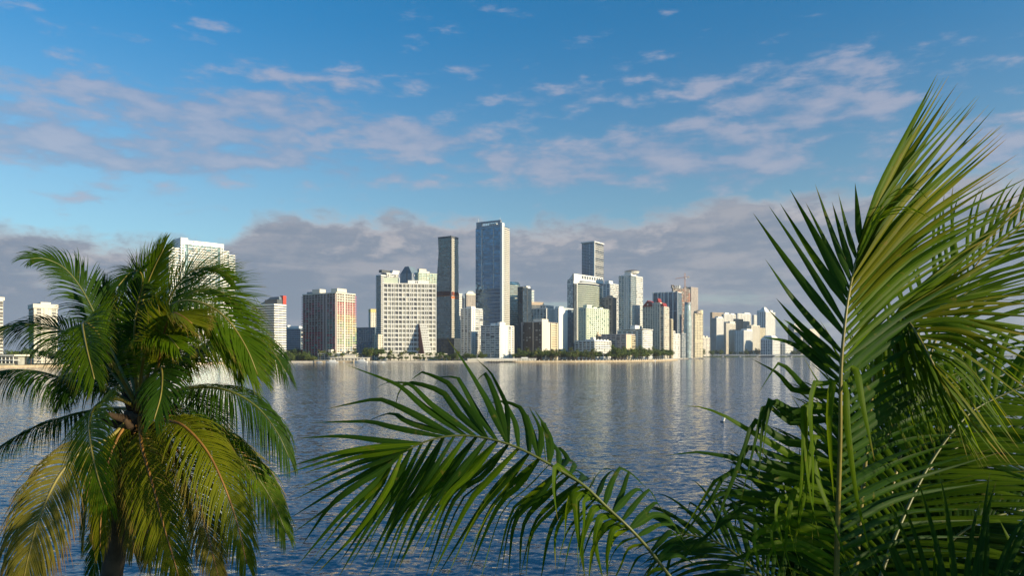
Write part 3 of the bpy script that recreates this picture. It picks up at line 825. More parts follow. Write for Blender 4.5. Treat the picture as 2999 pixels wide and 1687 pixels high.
b = Bld('hotel_tower', 'white tower with scattered punched windows and a slotted crown wall', 'hotel tower', 1661, 1680, 1765, 803, 1180, 40, 'white', 'g_flat', 3.3)
q, wl = b.wr, b.wl
b.box('block', 0, wl, 0, q, 0, b.zy(822), 'white')
vv = (0, wl, 0, q, 0, b.z1)
nf = int(b.zy(815) / 3.3)
for k in range(nf):
    for i in range(6):
        if rng.random() < .5:
            s0 = wl * (.06 + .15 * i + .03 * rng.random())
            b.fbox('punched_windows', 'L', vv, s0, s0 + wl * .085, -.05, .08, k * 3.3 + .7, k * 3.3 + 2.7, 'g_dark')
b.prism('sloping_gable', [(0, 0), (wl, 0), (wl, q * .25), (0, q * .25)], b.zy(822), b.zy(803), 'white', [(0, 0), (wl * .12, 0), (wl * .12, q * .25), (0, q * .25)])
b.box('crown_wall', -.6, 3, 0, q, b.zy(822), b.zy(813), 'white'); b.box('crown_wall', -.6, 3, 0, q, b.zy(804), b.zy(801), 'white')
for i in range(13):
    bb = q * (i / 12)
    b.box('crown_fin', -.6, 2, max(0, bb - 1.3), min(q, bb + 1.3), b.zy(813), b.zy(804), 'white')
b.box('dark_edge', -.5, 1.0, -.35, q * .10, 0, b.zy(830), 'g_dark')
# curved balcony bay
nf = int(b.zy(830) / 3.4); fh = b.zy(830) / nf
arc = [(-1.2 - 9.5 * math.sin(math.pi * min(1, max(0, t)) ** .85), q * (.12 + .86 * t)) for t in [i / 14 for i in range(15)]]
poly = arc + [(2, q * .98), (2, q * .12)]
inner = [(a + 1.9, bb) if a < 0 else (a, bb) for a, bb in poly]
b.prism('curved_bay', inner, 0, b.zy(828), 'g_dark')
for k in range(nf): b.prism('curved_balcony', poly, k * fh, k * fh + 1.25, 'green_white')
b.prism('curved_roof', poly, b.zy(828), b.zy(826), 'white'); b.box('top_storey', -5, 2, q * .2, q * .6, b.zy(826), b.zy(820), 'steel'); b.box('top_storey', -4, 2, q * .62, q * .95, b.zy(826), b.zy(821), 'g_dark')
b.done()

b = Bld('apartment_tower', 'cream green condominium slab with rows of pale balconies, before the slotted tower', AB, 1696, 1717, 1782, 904, 1050, 42, 'green_white', 'g_aqua', 3.0)
q = b.wr
b.vol(L=('balc', 1.2, 1.0, 5, 1.0), Rr=('balc', 1.2, 1.1, 5.2, 1.8)); b.rooftop([(1, b.wl * .6, 3, q * .28, 5)]); b.rooftop([(1, b.wl * .5, q * .34, q * .5, 2.6)]); b.rooftop([(1, b.wl * .5, q * .62, q * .78, 2.2)]); b.done()
b = Bld('apartment_tower', 'white tower with arched roofline between the slotted tower and the round-topped one', AB, 1766, 1786, 1812, 832, 1350, 38, 'white', 'g_navy', 3.3)
b.vol(L=('grid', 6, 2.2, .35, .5), Rr=('balc', 1.2, 1.0, 5, 1)); b.rooftop([(3, b.wl * .8, 2, b.wr * .5, 5.5)]); b.done()
b = Bld('apartment_tower', 'pinkish white tower in front of the arched white one', AB, 1763, 1793, 1805, 873, 1230, 28, 'pink', 'g_flat', 3.2)
b.vol(L=('balc', 1.2, .9, 6, 1.4), Rr=('grid', 5, 2, .4, .5)); b.rooftop([(3, b.wl * .6, 2, b.wr * .6, 3.5)]); b.done()

b = Bld('apartment_tower', 'tall white and teal glass tower crowned by a tilted round drum', AB, 1813, 1848, 1881, 808, 1200, 35, 'white', 'g_teal', 3.15)
q, wl = b.wr, b.wl
b.box('glazed_core', 0, wl, 0, q, 0, b.z1, 'g_teal'); vv = (0, wl, 0, q, 0, b.z1)
b.face('L', (0, wl * .22, 0, q, 0, b.z1), 'white', 'mull', 3, .4, .3); b.face('L', (wl * .22, wl * .55, 0, q, 0, b.z1), 'white', 'grid', 4.5, 2.4, .35, .8, .5); b.face('L', (wl * .55, wl, 0, q, 0, b.z1), 'white', 'balc', 1.6, .8, 6, .6)
b.face('R', (0, wl, 0, q * .4, 0, b.z1), 'white', 'mull', 4, .5, .3); b.face('R', (0, wl, q * .4, q, 0, b.z1), 'white', 'balc', 1.2, 1.1, 4.5, 1.3)
b.box('roof_slab', -1, wl, -1, q, b.z1, b.z1 + 1.5, 'white'); b.box('penthouse', wl * .05, wl * .6, q * .05, q * .5, b.z1 + 1.5, b.zy(799), 'white')
b.prism('round_drum', circle(wl * .22, q * .3, 11), b.zy(799), b.zy(793), 'white', circle(wl * .22, q * .3, 13)); b.prism('drum_cap', circle(wl * .22, q * .3, 13.5), b.zy(793) + .1, b.zy(790), 'brown', circle(wl * .2, q * .3, 10)); b.done()

# ---- low blocks on the point
b = Bld('apartment_block', 'low white block with arched roof bumps nearest the sea wall', AP, 1684, 1741, 1788, 1000, 985, 33, 'white', 'g_flat', 3.1)
b.vol(L=('grid', 5.5, 1.6, .38, 1.0, .1), Rr=('balc', 1.5, 1.1, 5, 1.6))
for i in range(5): b.box('roof_bump', 1, b.wl * .5, b.wr * (.02 + .2 * i), b.wr * (.12 + .2 * i), b.z1 + 1.3, b.z1 + 3, 'white')
b.box('roof_plant_room', b.wl * .08, b.wl * .22, 2, 9, b.z1 + 1.3, b.z1 + 6, 'white'); b.done()
b = Bld('apartment_block', 'tan mid-rise slab with long balconies and a yellow sunlit end', AP, 1762, 1833, 1858, 981, 1030, 30, 'pink', 'g_flat', 3.0)
b.vol(L=('balc', 1.1, 1.1, 7, 1.8), Rr=None); q = b.wr
b.fbox('end_wall', 'R', (0, b.wl, 0, q, 0, b.z1), 0, q * .62, -.05, .5, 0, b.z1, 'cream', stuff=False); b.face('R', (0, b.wl, q * .62, q, 0, b.z1), 'cream', 'balc', 1.5, 1.0, 6, .8); b.done()
b = Bld('apartment_block', 'cream low block seen between the bumpy white block and the tan slab', AP, 1716, 1752, 1772, 983, 1065, 30, 'tan', 'g_flat', 3.0)
b.vol(L=('balc', 1.1, 1.1, 7, 1.2), Rr=('grid', 5, 2, .4, .5)); b.rooftop([(2, 14, 2, 10, 4)]); b.done()
b = Bld('apartment_block', 'grey white block with wide flat roof slabs below the round-topped tower', AP, 1808, 1881, 1909, 970, 1100, 30, 'white', 'g_flat', 3.1)
b.vol(L=('grid', 9, 2.4, .42, .8, .2), Rr=('balc', 1.2, 1.0, 5, 2.0)); b.box('roof_canopy', -2, b.wl * 1.02, -2, b.wr + 1, b.z1 + 2.6, b.z1 + 3.6, 'white'); b.rooftop([(b.wl * .3, b.wl * .5, 2, b.wr * .5, 8)]); b.done()

b = Bld('apartment_tower', 'beige stepped tower topped by red gabled roofs', AB, 1883, 1944, 1958, 897, 1180, 30, 'tan', 'g_flat', 3.1)
wl, q = b.wl, b.wr
b.vol(a0=wl * .52, z1=b.z1, L=('grid', 4.2, 1.6, .4, .9, .3), roof=False, wall='warm'); b.vol(a0=wl * .18, a1=wl * .515, b0=-1.2, z1=b.zy(888), L=('grid', 4.2, 1.8, .4, .9, .3), roof=True, wall='warm'); b.vol(a1=wl * .175, z1=b.zy(900), L=('balc', 1.2, 1.0, 5, 1), Rr=('balc', 1.2, 1.1, 4.5, 1.5), wall='warm')
def gable(a0, a1, b0, b1, z, h):
    m_ = (a0 + a1) / 2
    vs = [(b0, a0, z), (b0, a1, z), (b1, a1, z), (b1, a0, z), (b0, m_, z + h), (b1, m_, z + h)]
    mesh_obj('red_roof', vs, [[0, 1, 4], [3, 5, 2], [0, 4, 5, 3], [1, 2, 5, 4], [0, 3, 2, 1]], M['redroof'], b.root)
gable(wl * .50, wl * 1.02, -2, q, b.z1 + .1, 10.5); gable(wl * .22, wl * .34, -1.6, q * .6, b.zy(888) + 1.4, 7); gable(-wl * .02, wl * .12, -1.6, q * .7, b.zy(900) + 1.4, 6)
b.box('gable_window', wl * .72, wl * .78, -2.2, -1.6, b.z1 + 2, b.z1 + 5, 'warm')
b.vol(a0=-4, a1=wl * .12, b0=q * 1.01, b1=q * 1.35, z1=b.zy(935), Rr=('balc', 1.2, 1.0, 4, 1), wall='cream', part='side_core'); b.done()
b = Bld('office_tower', 'dark glass office tower divided by tall white vertical piers', OT, 1912, 1984, 1996, 856, 1400, 29, 'steel', 'g_navy', 3.8)
b.vol(L=('mull', 4, .35, .2), Rr=('grid', 4, 1.4, .35, .5, .1), roof=False, wall='bluegrey')
vv = (0, b.wl, 0, b.wr, 0, b.z1)
for px in (1912.5, 1927, 1936.5, 1945, 1957.5, 1971, 1984):
    c = b.ax(px); b.fbox('white_pier', 'L', vv, c - .9, c + .9, -.05, 1.2, 0, b.z1 + 1.5, 'white', stuff=False)
b.fbox('belt_band', 'L', vv, 0, b.wl, -.05, .9, b.zy(912), b.zy(910), 'steel', stuff=False); b.box('roof_slab', -.5, b.wl, -.5, b.wr, b.z1, b.z1 + 1.3, 'white'); b.done()
b = Bld('apartment_block', 'white stepped block right of the red roofed tower', AP, 1953, 1963, 1992, 976, 1230, 42, 'white', 'g_flat', 3.0)
b.vol(b1=b.wr * .45, z1=b.zy(971), L=('balc', 1, 1, 5, 1), Rr=('balc', 1.3, 1.1, 5, 1.8)); b.vol(a0=1, b0=b.wr * .46, z1=b.zy(979), Rr=('balc', 1.3, 1.1, 5, 1.8)); b.done()
b = Bld('office_block', 'dark narrow block in the shade beside the white stepped block', 'office block', 1988, 1996, 2008, 978, 1300, 42, 'grey', 'g_dark', 3.4)
b.vol(L=('bands', .4, .4), Rr=('grid', 4, 1.4, .4, .4)); b.done()

b = Bld('tower_under_construction', 'bare concrete tower under construction with orange safety floors and ragged top', 'construction', 1966, 1972, 2022, 845, 1650, 55, 'concrete', 'g_flat', 3.5)
q, wl = b.wr, b.wl
b.box('core', 2, wl, 3, q - 2, 0, b.z1, 'brown'); vv = (0, wl, 0, q, 0, b.z1)
nf = int(b.z1 / 3.6)
for k in range(nf + 1):
    zz = b.z1 * k / nf
    b.box('open_floors', 0, wl, 0, q, zz, zz + .8, 'concrete', True)
    if k > nf * .62 and k < nf:
        for i in range(9):
            if rng.random() < .55: b.fbox('safety_nets', 'R', vv, q * i / 9, q * (i + .9) / 9, -.4, .15, zz + .9, zz + 2.2, rng.choice(['orange', 'orange', 'redbrown', 'blind2', 'warm']))
    elif k < nf:
        for i in range(9):
            if rng.random() < .7: b.fbox('infill_panels', 'R', vv, q * i / 9, q * (i + .8) / 9, -.6, -.2, zz + .8, zz + 3.0, rng.choice(['redbrown', 'tan', 'g_dark', 'concrete']))
for i in range(10): b.box('open_columns', .3, 1.3, q * i / 9.6, q * i / 9.6 + .9, 0, b.z1, 'concrete', True)
for i in range(26):
    a_, b_ = rng.uniform(-1, wl * .6), rng.uniform(-6, q + 1)
    h_ = rng.uniform(2, 9)
    b.box('formwork', a_, a_ + rng.uniform(1, 4), b_, b_ + rng.uniform(1.5, 6), b.z1 + .8, b.z1 + h_, rng.choice(['dark', 'concrete', 'brown', 'steel']), True)
b.done()
b = Bld('office_tower', 'plain grey concrete tower with small square windows behind the tower crane', OT, 2010, 2024, 2044, 842, 1750, 44, 'concrete', 'g_flat', 3.8)
b.vol(L=('grid', 5, 2.4, .5, .4), Rr=('grid', 4.6, 2.6, .5, .4, .5)); b.done()
b = Bld('office_tower', 'curved aqua glass tower bulging like a sail with a dark top', OT, 2008, 2014, 2030, 892, 1330, 60, 'white', 'g_aqua', 3.6)
zt = b.z1; D_ = b.D
hw = 11.0 / F * D_
nl = 44
vs, fs, mi = [], [], []
ns_ = 20
for k in range(nl + 1):
    t = k / nl
    wid = hw * (.80 + .30 * math.sin(math.pi * min(1, (t * .85 + .12))) )
    for i in range(ns_):
        an = 2 * math.pi * i / ns_
        vs.append((hw * .9 + wid * math.cos(an), hw * .9 + wid * .9 * math.sin(an), zt * t))
for k in range(nl):
    for i in range(ns_): fs.append([k * ns_ + i, k * ns_ + (i + 1) % ns_, (k + 1) * ns_ + (i + 1) % ns_, (k + 1) * ns_ + i])
fs.append([nl * ns_ + i for i in range(ns_)])
mesh_obj('curved_glazing', vs, fs, M['g_aqua'], b.root)
rv, rf = [], []
for k in range(1, nl):
    base_ = len(rv); t = k / nl
    wid = hw * (.80 + .30 * math.sin(math.pi * min(1, (t * .85 + .12)))) + .25
    for zz in (0, .55):
        for i in range(ns_):
            an = 2 * math.pi * i / ns_
            rv.append((hw * .9 + wid * math.cos(an), hw * .9 + wid * .9 * math.sin(an), zt * t + zz))
    for i in range(ns_): rf.append([base_ + i, base_ + (i + 1) % ns_, base_ + ns_ + (i + 1) % ns_, base_ + ns_ + i])
mesh_obj('floor_bands', rv, rf, M['white'], b.root, kind='stuff')
b.prism('dark_top', circle(hw * .9, hw * .9, hw * .84), zt, b.zy(884), 'grey', circle(hw * .9, hw * .9, hw * .80)); b.done()
b = Bld('apartment_tower', 'cream tower with a round drum on top, right of the curved aqua tower', AB, 2031, 2035, 2058, 920, 1400, 58, 'cream', 'g_flat', 3.2)
b.vol(L=('grid', 3.5, 1.3, .35, .5), Rr=('grid', 4.4, 1.6, .38, .7, .3)); b.prism('round_drum', circle(b.wl * .35, b.wr * .68, 6.5), b.z1 + 1.3, b.zy(908), 'cream'); b.prism('round_drum', circle(b.wl * .35, b.wr * .3, 6), b.z1 + 1.3, b.zy(911), 'concrete')
b.box('belt_band', -1.2, b.wl, -1.2, b.wr, b.zy(1000), b.zy(998), 'cream'); b.done()
b = Bld('apartment_block', 'small pale block with twin gables in the gap before the far cluster', AP, 2054, 2058, 2079, 990, 1900, 55, 'warm', 'g_navy', 3.4)
b.vol(L=('grid', 5, 2, .4, .4), Rr=('grid', 6, 3, .3, .5, .1)); b.rooftop([(2, 14, 2, 10, 5), (2, 14, 16, 22, 4)]); b.done()

# ---- the far cluster beyond the causeway
def cluster(label, xl, xc, xr, yt, D, th, wall, sp, tops=(), gl='g_flat', Ls=None, shaded=None):
    b = Bld('apartment_tower', label, AB, xl, xc, xr, yt, D, th, wall, gl, 3.2)
    b.vol(L=Ls or ('grid', 5.5, 2.6, .40, .5, .1), Rr=('grid', sp, sp * .40, .36, .7, .05))
    for (f0, f1, h, m_) in tops: b.box('roof_plant_room', 1, b.wl * .7, b.wr * f0, b.wr * f1, b.z1 + 1.3, b.z1 + 1.3 + h, m_)
    return b.done()
cluster('brown topped tower at the left end of the far cluster', 2080, 2086, 2126, 916, 2350, 60, 'tan', 6)
cluster('dark sided tower with white vertical strips, leftmost in front row of the far cluster', 2083, 2098, 2119, 932, 2050, 48, 'white', 5.5, [(.3, .9, 4, 'white')], Ls=('bands', .3, .3))
cluster('white tower with curved parapets behind the gap in the far cluster', 2114, 2120, 2155, 921, 2300, 58, 'white', 6, [(.1, .45, 5, 'white'), (.6, .9, 3, 'white')])
cluster('cream tower with stepped top and broad shaded side in the far cluster', 2116, 2126, 2154, 948, 2080, 50, 'warm', 5, [(.45, 1.0, 6, 'warm')], Ls=('blank',))
cluster('orange tan tower in the middle of the far cluster', 2148, 2153, 2176, 935, 2250, 56, 'tan', 6)
cluster('white tower with tall arched bay standing behind the tan one', 2150, 2160, 2199, 919, 2450, 52, 'white', 9, [(.55, .95, 4, 'white')])
cluster('cream gridded tower right of the tan one', 2170, 2174, 2197, 942, 2280, 58, 'warm', 5)
cluster('low white tower in shade at the front of the far cluster', 2152, 2178, 2204, 969, 1990, 40, 'white', 5, [(.4, 1.0, 5, 'white')])
cluster('white tower with sunlit upper half and shaded foot in the far cluster', 2188, 2200, 2225, 954, 2060, 46, 'warm', 5, [(.3, .6, 2, 'warm')])
cluster('shorter cream tower beside the half sunlit one', 2220, 2224, 2241, 962, 2120, 56, 'cream', 5)
cluster('narrow white tower peeking between two taller ones in the far cluster', 2203, 2208, 2219, 924, 2400, 52, 'white', 7)
b = Bld('hotel_tower', 'tall white tower with peaked sculpted crown at the right of the far cluster', 'hotel tower', 2217, 2242, 2270, 914, 2200, 42, 'white', 'g_navy', 3.4)
b.vol(L=('grid', 7, 3.6, .3, .5, .1), Rr=('grid', 6, 3.0, .35, .8, .1))
b.prism('peaked_crown', [(b.wl * .1, 2), (b.wl * .8, 2), (b.wl * .8, b.wr * .6), (b.wl * .1, b.wr * .6)], b.z1 + 1.3, b.zy(899), 'white', [(b.wl * .3, 8), (b.wl * .45, 8), (b.wl * .45, b.wr * .3), (b.wl * .3, b.wr * .3)]); b.rooftop([(0, 10, b.wr * .5, b.wr * .75, 6), (b.wl * .8, b.wl, 1, 9, 5)]); b.done()
b = Bld('office_block', 'white stepped office block with metal roof and square openings', 'office block', 2228, 2262, 2284, 995, 1960, 40, 'white', 'g_navy', 4.2)
b.vol(L=('grid', 6, 1.8, .35, .8, .05), Rr=('grid', 6, 2.2, .4, 1.0, .05)); b.prism('metal_roof', [(0, 0), (b.wl, 0), (b.wl, b.wr), (0, b.wr)], b.z1 + 1.3, b.zy(983), 'white', [(b.wl * .15, 6), (b.wl * .75, 6), (b.wl * .75, b.wr * .6), (b.wl * .15, b.wr * .6)]); b.done()
b = Bld('office_block', 'low white terraced block at the right end of the far cluster', 'office block', 2278, 2300, 2322, 1008, 2000, 42, 'white', 'g_navy', 4.2)
b.vol(L=('grid', 7, 2, .4, .8, .05), Rr=('grid', 7, 2.4, .45, 1.0, .05)); b.rooftop([(2, 20, 4, 20, 6)]); b.done()
b = Bld('apartment_tower', 'pale grey tower glimpsed through the tall frond at right', AB, 2308, 2326, 2350, 950, 2300, 45, 'white', 'g_flat', 3.4)
b.vol(L=('balc', 1.4, .8, 8, 1), Rr=('balc', 1.4, .8, 8, 1)); b.done()
b = Bld('apartment_tower', 'white tower mostly hidden by the tall frond, furthest right of the skyline', AB, 2352, 2372, 2400, 965, 2250, 46, 'warm', 'g_flat', 3.4)
b.vol(L=('balc', 1.4, .8, 8, 1), Rr=('grid', 6, 3, .4, .6)); b.done()

# tower crane beside the tower under construction
D_ = 1600
r = tag(empty('tower_crane', ((2006 - CX) / F * D_, D_, 1.8)), 'thin red and white tower crane standing before the tower under construction', 'crane')
zt = H + (HY - 800) / F * D_ - 1.8
def lattice(name, p0, p1, hw_, step, m_, bar=.28):
    p0, p1 = Vector(p0), Vector(p1); ax = (p1 - p0); L = ax.length; ax.normalize()
    s1 = ax.cross(Vector((0, 1, 0.02))).normalized(); s2 = ax.cross(s1)
    vs, fs = [], []
    def bar_(a, c):
        d = (c - a).normalized(); e1 = d.cross(Vector((.3, .9, .2))).normalized() * bar; e2 = d.cross(e1).normalized() * bar
        n0 = len(vs)
        for q in (a, c): vs.extend([q + e1, q + e2, q - e1, q - e2])
        fs.extend([[n0 + i, n0 + (i + 1) % 4, n0 + 4 + (i + 1) % 4, n0 + 4 + i] for i in range(4)])
    cs = [s1 * hw_ + s2 * hw_, s1 * hw_ - s2 * hw_, -s1 * hw_ - s2 * hw_, -s1 * hw_ + s2 * hw_]
    for c in cs: bar_(p0 + c, p1 + c)
    k = int(L / step)
    for i in range(k):
        for j in range(4): bar_(p0 + ax * (L * i / k) + cs[j], p0 + ax * (L * (i + 1) / k) + cs[(j + 1) % 4])
    return mesh_obj(name, vs, fs, M[m_], r)
M['crane_red'] = mat('crane_red', (.42, .25, .21), .5, .1)
lattice('mast', (0, 0, 0), (0, 0, zt), 1.2, 5, 'crane_red', .19)
zj = zt - 9
lattice('jib', (-1, 0, zj), (-22, 0, zj - 3.5), .7, 3.5, 'crane_red', .15); lattice('counter_jib', (1, 0, zj), (9, 0, zj + 1.5), .7, 3, 'crane_red', .15)
bx_ = Boxes(); bx_.add(6, 9.5, -1.2, 1.2, zj - 1.5, zj + 2); vs, fs, mi = bx_.arrays(); mesh_obj('counterweight', vs, fs, M['concrete'], r)
bx_ = Boxes(); bx_.add(.9, 3, -2.6, -.9, zj - 4, zj - 1.2); vs, fs, mi = bx_.arrays(); mesh_obj('cab', vs, fs, M['white'], r)

# ------------------------------------------------------------------ water, land, shore
m = bpy.data.materials.new('bay_water')
m.use_nodes = True
t = NB(m.node_tree)
pb = m.node_tree.nodes['Principled BSDF']
pb.inputs['Base Color'].default_value = (0.006, 0.042, 0.100, 1)
pb.inputs['Roughness'].default_value = 0.06
pb.inputs['IOR'].default_value = 1.333
ge = t.n('ShaderNodeNewGeometry')
sp_ = t.n('ShaderNodeSeparateXYZ')
m.node_tree.links.new(ge.outputs['Position'], sp_.inputs[0])
wx, wy, _ = sp_.outputs
def wave(scale, sx_, sy_, det):
    nd = t.n('ShaderNodeTexNoise')
    m.node_tree.links.new(t.xyz(t.m('MULTIPLY', wx, sx_), t.m('MULTIPLY', wy, sy_), 0.0), nd.inputs['Vector'])
    nd.inputs['Scale'].default_value = scale
    nd.inputs['Detail'].default_value = det
    nd.inputs['Roughness'].default_value = 0.6
    nd.inputs['Distortion'].default_value = 0.25
    vm = t.n('ShaderNodeVectorMath', operation='SUBTRACT')
    m.node_tree.links.new(nd.outputs['Color'], vm.inputs[0])
    vm.inputs[1].default_value = (0.5, 0.5, 0.5)
    return vm.outputs[0]
patch = t.noise(t.xyz(t.m('MULTIPLY', wx, .0035), t.m('MULTIPLY', wy, .016), 0.0), 1.0, 4, 0.6, 0.5)
near = t.step(wy, 960, 560)
amp = t.m('MULTIPLY', t.m('MULTIPLY_ADD', t.step(patch, 0.36, 0.64), 0.30, 0.70), t.m('MULTIPLY_ADD', near, -0.12, 1.12))
ad_ = t.n('ShaderNodeVectorMath', operation='ADD')
m.node_tree.links.new(wave(1.35, .46, 1.0, 3), ad_.inputs[0])
m.node_tree.links.new(wave(3.2, .55, 1.0, 2), ad_.inputs[1])
scv = t.n('ShaderNodeVectorMath', operation='MULTIPLY')
m.node_tree.links.new(ad_.outputs[0], scv.inputs[0])
m.node_tree.links.new(t.xyz(t.m('MULTIPLY', amp, .64), t.m('MULTIPLY', amp, .74), 0.0), scv.inputs[1])
an = t.n('ShaderNodeVectorMath', operation='ADD')
m.node_tree.links.new(scv.outputs[0], an.inputs[0])
an.inputs[1].default_value = (0, 0, 1)
nn = t.n('ShaderNodeVectorMath', operation='NORMALIZE')
m.node_tree.links.new(an.outputs[0], nn.inputs[0])
m.node_tree.links.new(nn.outputs[0], pb.inputs['Normal'])
M['water'] = m
S_ = 3900
tag(mesh_obj('water', [(-S_, -400, 0), (S_, -400, 0), (S_, 6400, 0), (-S_, 6400, 0)], [[0, 1, 2, 3]], M['water']), kind='structure')

shore = [(-1500, 470), (-700, 505), (-403, 560), (-330, 640), (-300, 790), (-268, 850), (-200, 862), (-100, 868), (0, 880), (80, 900), (160, 950), (215, 1020), (262, 1130), (275, 1190), (300, 1300), (360, 1480), (430, 1700), (500, 1960), (1000, 2010), (2600, 2050)]
for i, p in enumerate(shore): pass
pl = [(x, y, 1.8) for x, y in shore] + [(3800, 2100, 1.8), (3800, 6300, 1.8), (-3800, 6300, 1.8), (-3800, 470, 1.8)]
tag(mesh_obj('ground', pl + [(x, y, -.6) for x, y, z in pl], [list(range(len(pl)))] + [[i, i + len(pl), (i + 1) % len(pl) + len(pl), (i + 1) % len(pl)] for i in range(len(pl))], M['grass']), kind='structure')
pth = [(x, y) for x, y in shore[3:17]]
pv = []
for i, (x, y) in enumerate(pth):
    pv += [(x - 1.0, y + 1.5, 1.804), (x - 6, y + 9, 1.804)]
tag(mesh_obj('path', pv, [[2 * i, 2 * i + 2, 2 * i + 3, 2 * i + 1] for i in range(len(pth) - 1)], M['pave']), kind='structure')
tag(mesh_obj('bank', [(-70, -60, 1.6), (70, -60, 1.6), (70, 24, 1.4), (30, 27, 0.9), (-30, 27, 0.9), (-70, 24, 1.4), (-70, 31, -.5), (70, 31, -.5)], [[0, 1, 2, 3, 4, 5], [5, 4, 3, 2, 7, 6]], M['grass']), kind='structure')


def strip_wall(name, label, pts, th, z0, z1, m_, cat='sea wall'):
    vs, fs = [], []
    for i, (x, y) in enumerate(pts):
        vs += [(x, y - th, z0), (x, y - th, z1), (x, y + .3, z1), (x, y + .3, z0)]
    for i in range(len(pts) - 1):
        a = 4 * i
        fs += [[a, a + 4, a + 5, a + 1], [a + 1, a + 5, a + 6, a + 2], [a + 2, a + 6, a + 7, a + 3]]
    fs += [[0, 1, 2, 3], [4 * len(pts) - 4 + k for k in (3, 2, 1, 0)]]
    r = tag(empty(name, (0, 0, 0)), label, cat)
    mesh_obj('wall', vs, fs, M[m_], r)
    return r


def lerp_pts(pts, step):
    out = []
    for (x0, y0), (x1, y1) in zip(pts, pts[1:]):
        L = math.hypot(x1 - x0, y1 - y0); k = max(1, int(L / step))
        for i in range(k): out.append((x0 + (x1 - x0) * i / k, y0 + (y1 - y0) * i / k))
    return out + [pts[-1]]


sw = strip_wall('sea_wall', 'sunlit sandy sea wall with a white post rail along the point', shore[8:14], .5, -.5, 1.95, 'seawall')
bx_ = Boxes()
for (x, y) in lerp_pts(shore[8:14], 5.5): bx_.add(x - .45, x + .45, y - .6, y + .1, 1.95, 3.3)
vs, fs, mi = bx_.arrays(); mesh_obj('posts', vs, fs, M['white'], sw, kind='stuff')
strip_wall('sea_wall', 'low pale sea wall before the white gridded slab', shore[5:8] + [(-10, 879)], .6, -.5, 2.0, 'pave')
strip_wall('sea_wall', 'sandy shore wall at the far left by the low pavilion', shore[1:5], .6, -.5, 2.0, 'seawall')
strip_wall('sea_wall', 'grey distant embankment turning away behind the point', shore[14:17], .6, -.5, 2.2, 'pave')

# causeway on the right
cw = tag(empty('causeway_bridge', (480, 1930, 0)), 'long low grey causeway bridge crossing the water at right', 'bridge')
bx_ = Boxes(); bx_.add(-60, 1900, -6, 6, 3.4, 5.2)
vs, fs, mi = bx_.arrays(); mesh_obj('deck', vs, fs, M['grey'], cw)
bx_ = Boxes(); bx_.add(-60, 1900, -6.6, -6.05, 3.9, 6.4)
vs, fs, mi = bx_.arrays(); mesh_obj('parapet', vs, fs, M['steel'], cw)
bx_ = Boxes(); bx_.add(-2, 2, -5, 5, -1, 3.4)
vs, fs, mi = bx_.arrays()
p0 = mesh_obj('pier', vs, fs, M['grey'], cw)
for i in range(24):
    o = p0 if i == 0 else p0.copy()
    if i: COL.objects.link(o); o.parent = cw
    o.location = (-50 + 46 * i, 0, 0)

# ---- trees
leafm = {}


def leaf_mat(name, c0, c1, tr, rough=0.45, spec=0.35, tip=None, trans=0.35):
    m = bpy.data.materials.new(name)
    m.use_nodes = True
    t = NB(m.node_tree)
    nt = m.node_tree
    b = nt.nodes['Principled BSDF']
    b.inputs['Roughness'].default_value = rough
    b.inputs['Specular IOR Level'].default_value = spec
    oi = t.n('ShaderNodeObjectInfo')
    tc_ = t.n('ShaderNodeTexCoord')
    nz = t.noise(tc_.outputs['Object'], 2.2, 3, 0.6)
    f = t.m('ADD', t.m('MULTIPLY', oi.outputs['Random'], 0.5), t.m('MULTIPLY', t.step(nz, .3, .7), 0.5))
    col = t.mix(f, c0 + (1,), c1 + (1,))
    if tip:
        uvn = t.n('ShaderNodeSeparateXYZ')
        nt.links.new(tc_.outputs['UV'], uvn.inputs[0])
        far = t.step(t.m('ADD', uvn.outputs[1], t.m('MULTIPLY', t.m('SUBTRACT', nz, .5), .35)), tip[1], tip[2])
        col = t.mix(far, col, tip[0] + (1,))
        # paler midrib along the fold
        mid = t.m('SUBTRACT', 1.0, t.step(t.m('ABSOLUTE', t.m('SUBTRACT', uvn.outputs[0], .5)), 0.02, 0.09))
        col = t.mix(t.m('MULTIPLY', mid, .35), col, (min(1, c1[0] * 2.2), min(1, c1[1] * 1.8), c1[2] * 1.5, 1))
        sl_ = t.noise(t.xyz(t.m('MULTIPLY', uvn.outputs[0], 9.0), t.m('MULTIPLY', uvn.outputs[1], 1.2), oi.outputs['Random']), 3.0, 3, .6)
        col = t.mix(t.m('MULTIPLY', t.step(sl_, .45, .75), .30), col, (c0[0] * .55, c0[1] * .6, c0[2] * .6, 1))
        sp2 = t.noise(tc_.outputs['Object'], 14.0, 4, .7)
        col = t.mix(t.m('MULTIPLY', t.step(sp2, .60, .72), .55), col, (tip[0][0] * .8, tip[0][1] * .75, tip[0][2] * .7, 1))
    nt.links.new(col, b.inputs['Base Color'])
    tl = t.n('ShaderNodeBsdfTranslucent')
    tl.inputs['Color'].default_value = tr + (1,)
    mx = t.n('ShaderNodeMixShader')
    mx.inputs[0].default_value = trans
    nt.links.new(b.outputs[0], mx.inputs[1]); nt.links.new(tl.outputs[0], mx.inputs[2])
    nt.links.new(mx.outputs[0], nt.nodes['Material Output'].inputs[0])
    M[name] = m
    return m


leaf_mat('tree_leaf_dark', (.040, .074, .014), (.075, .12, .022), (.05, .10, .02), .6, .25, trans=.2)
leaf_mat('tree_leaf_mid', (.07, .11, .018), (.13, .175, .03), (.08, .14, .025), .6, .25, trans=.2)
leaf_mat('tree_leaf_olive', (.11, .125, .028), (.17, .185, .045), (.12, .15, .03), .6, .25, trans=.2)


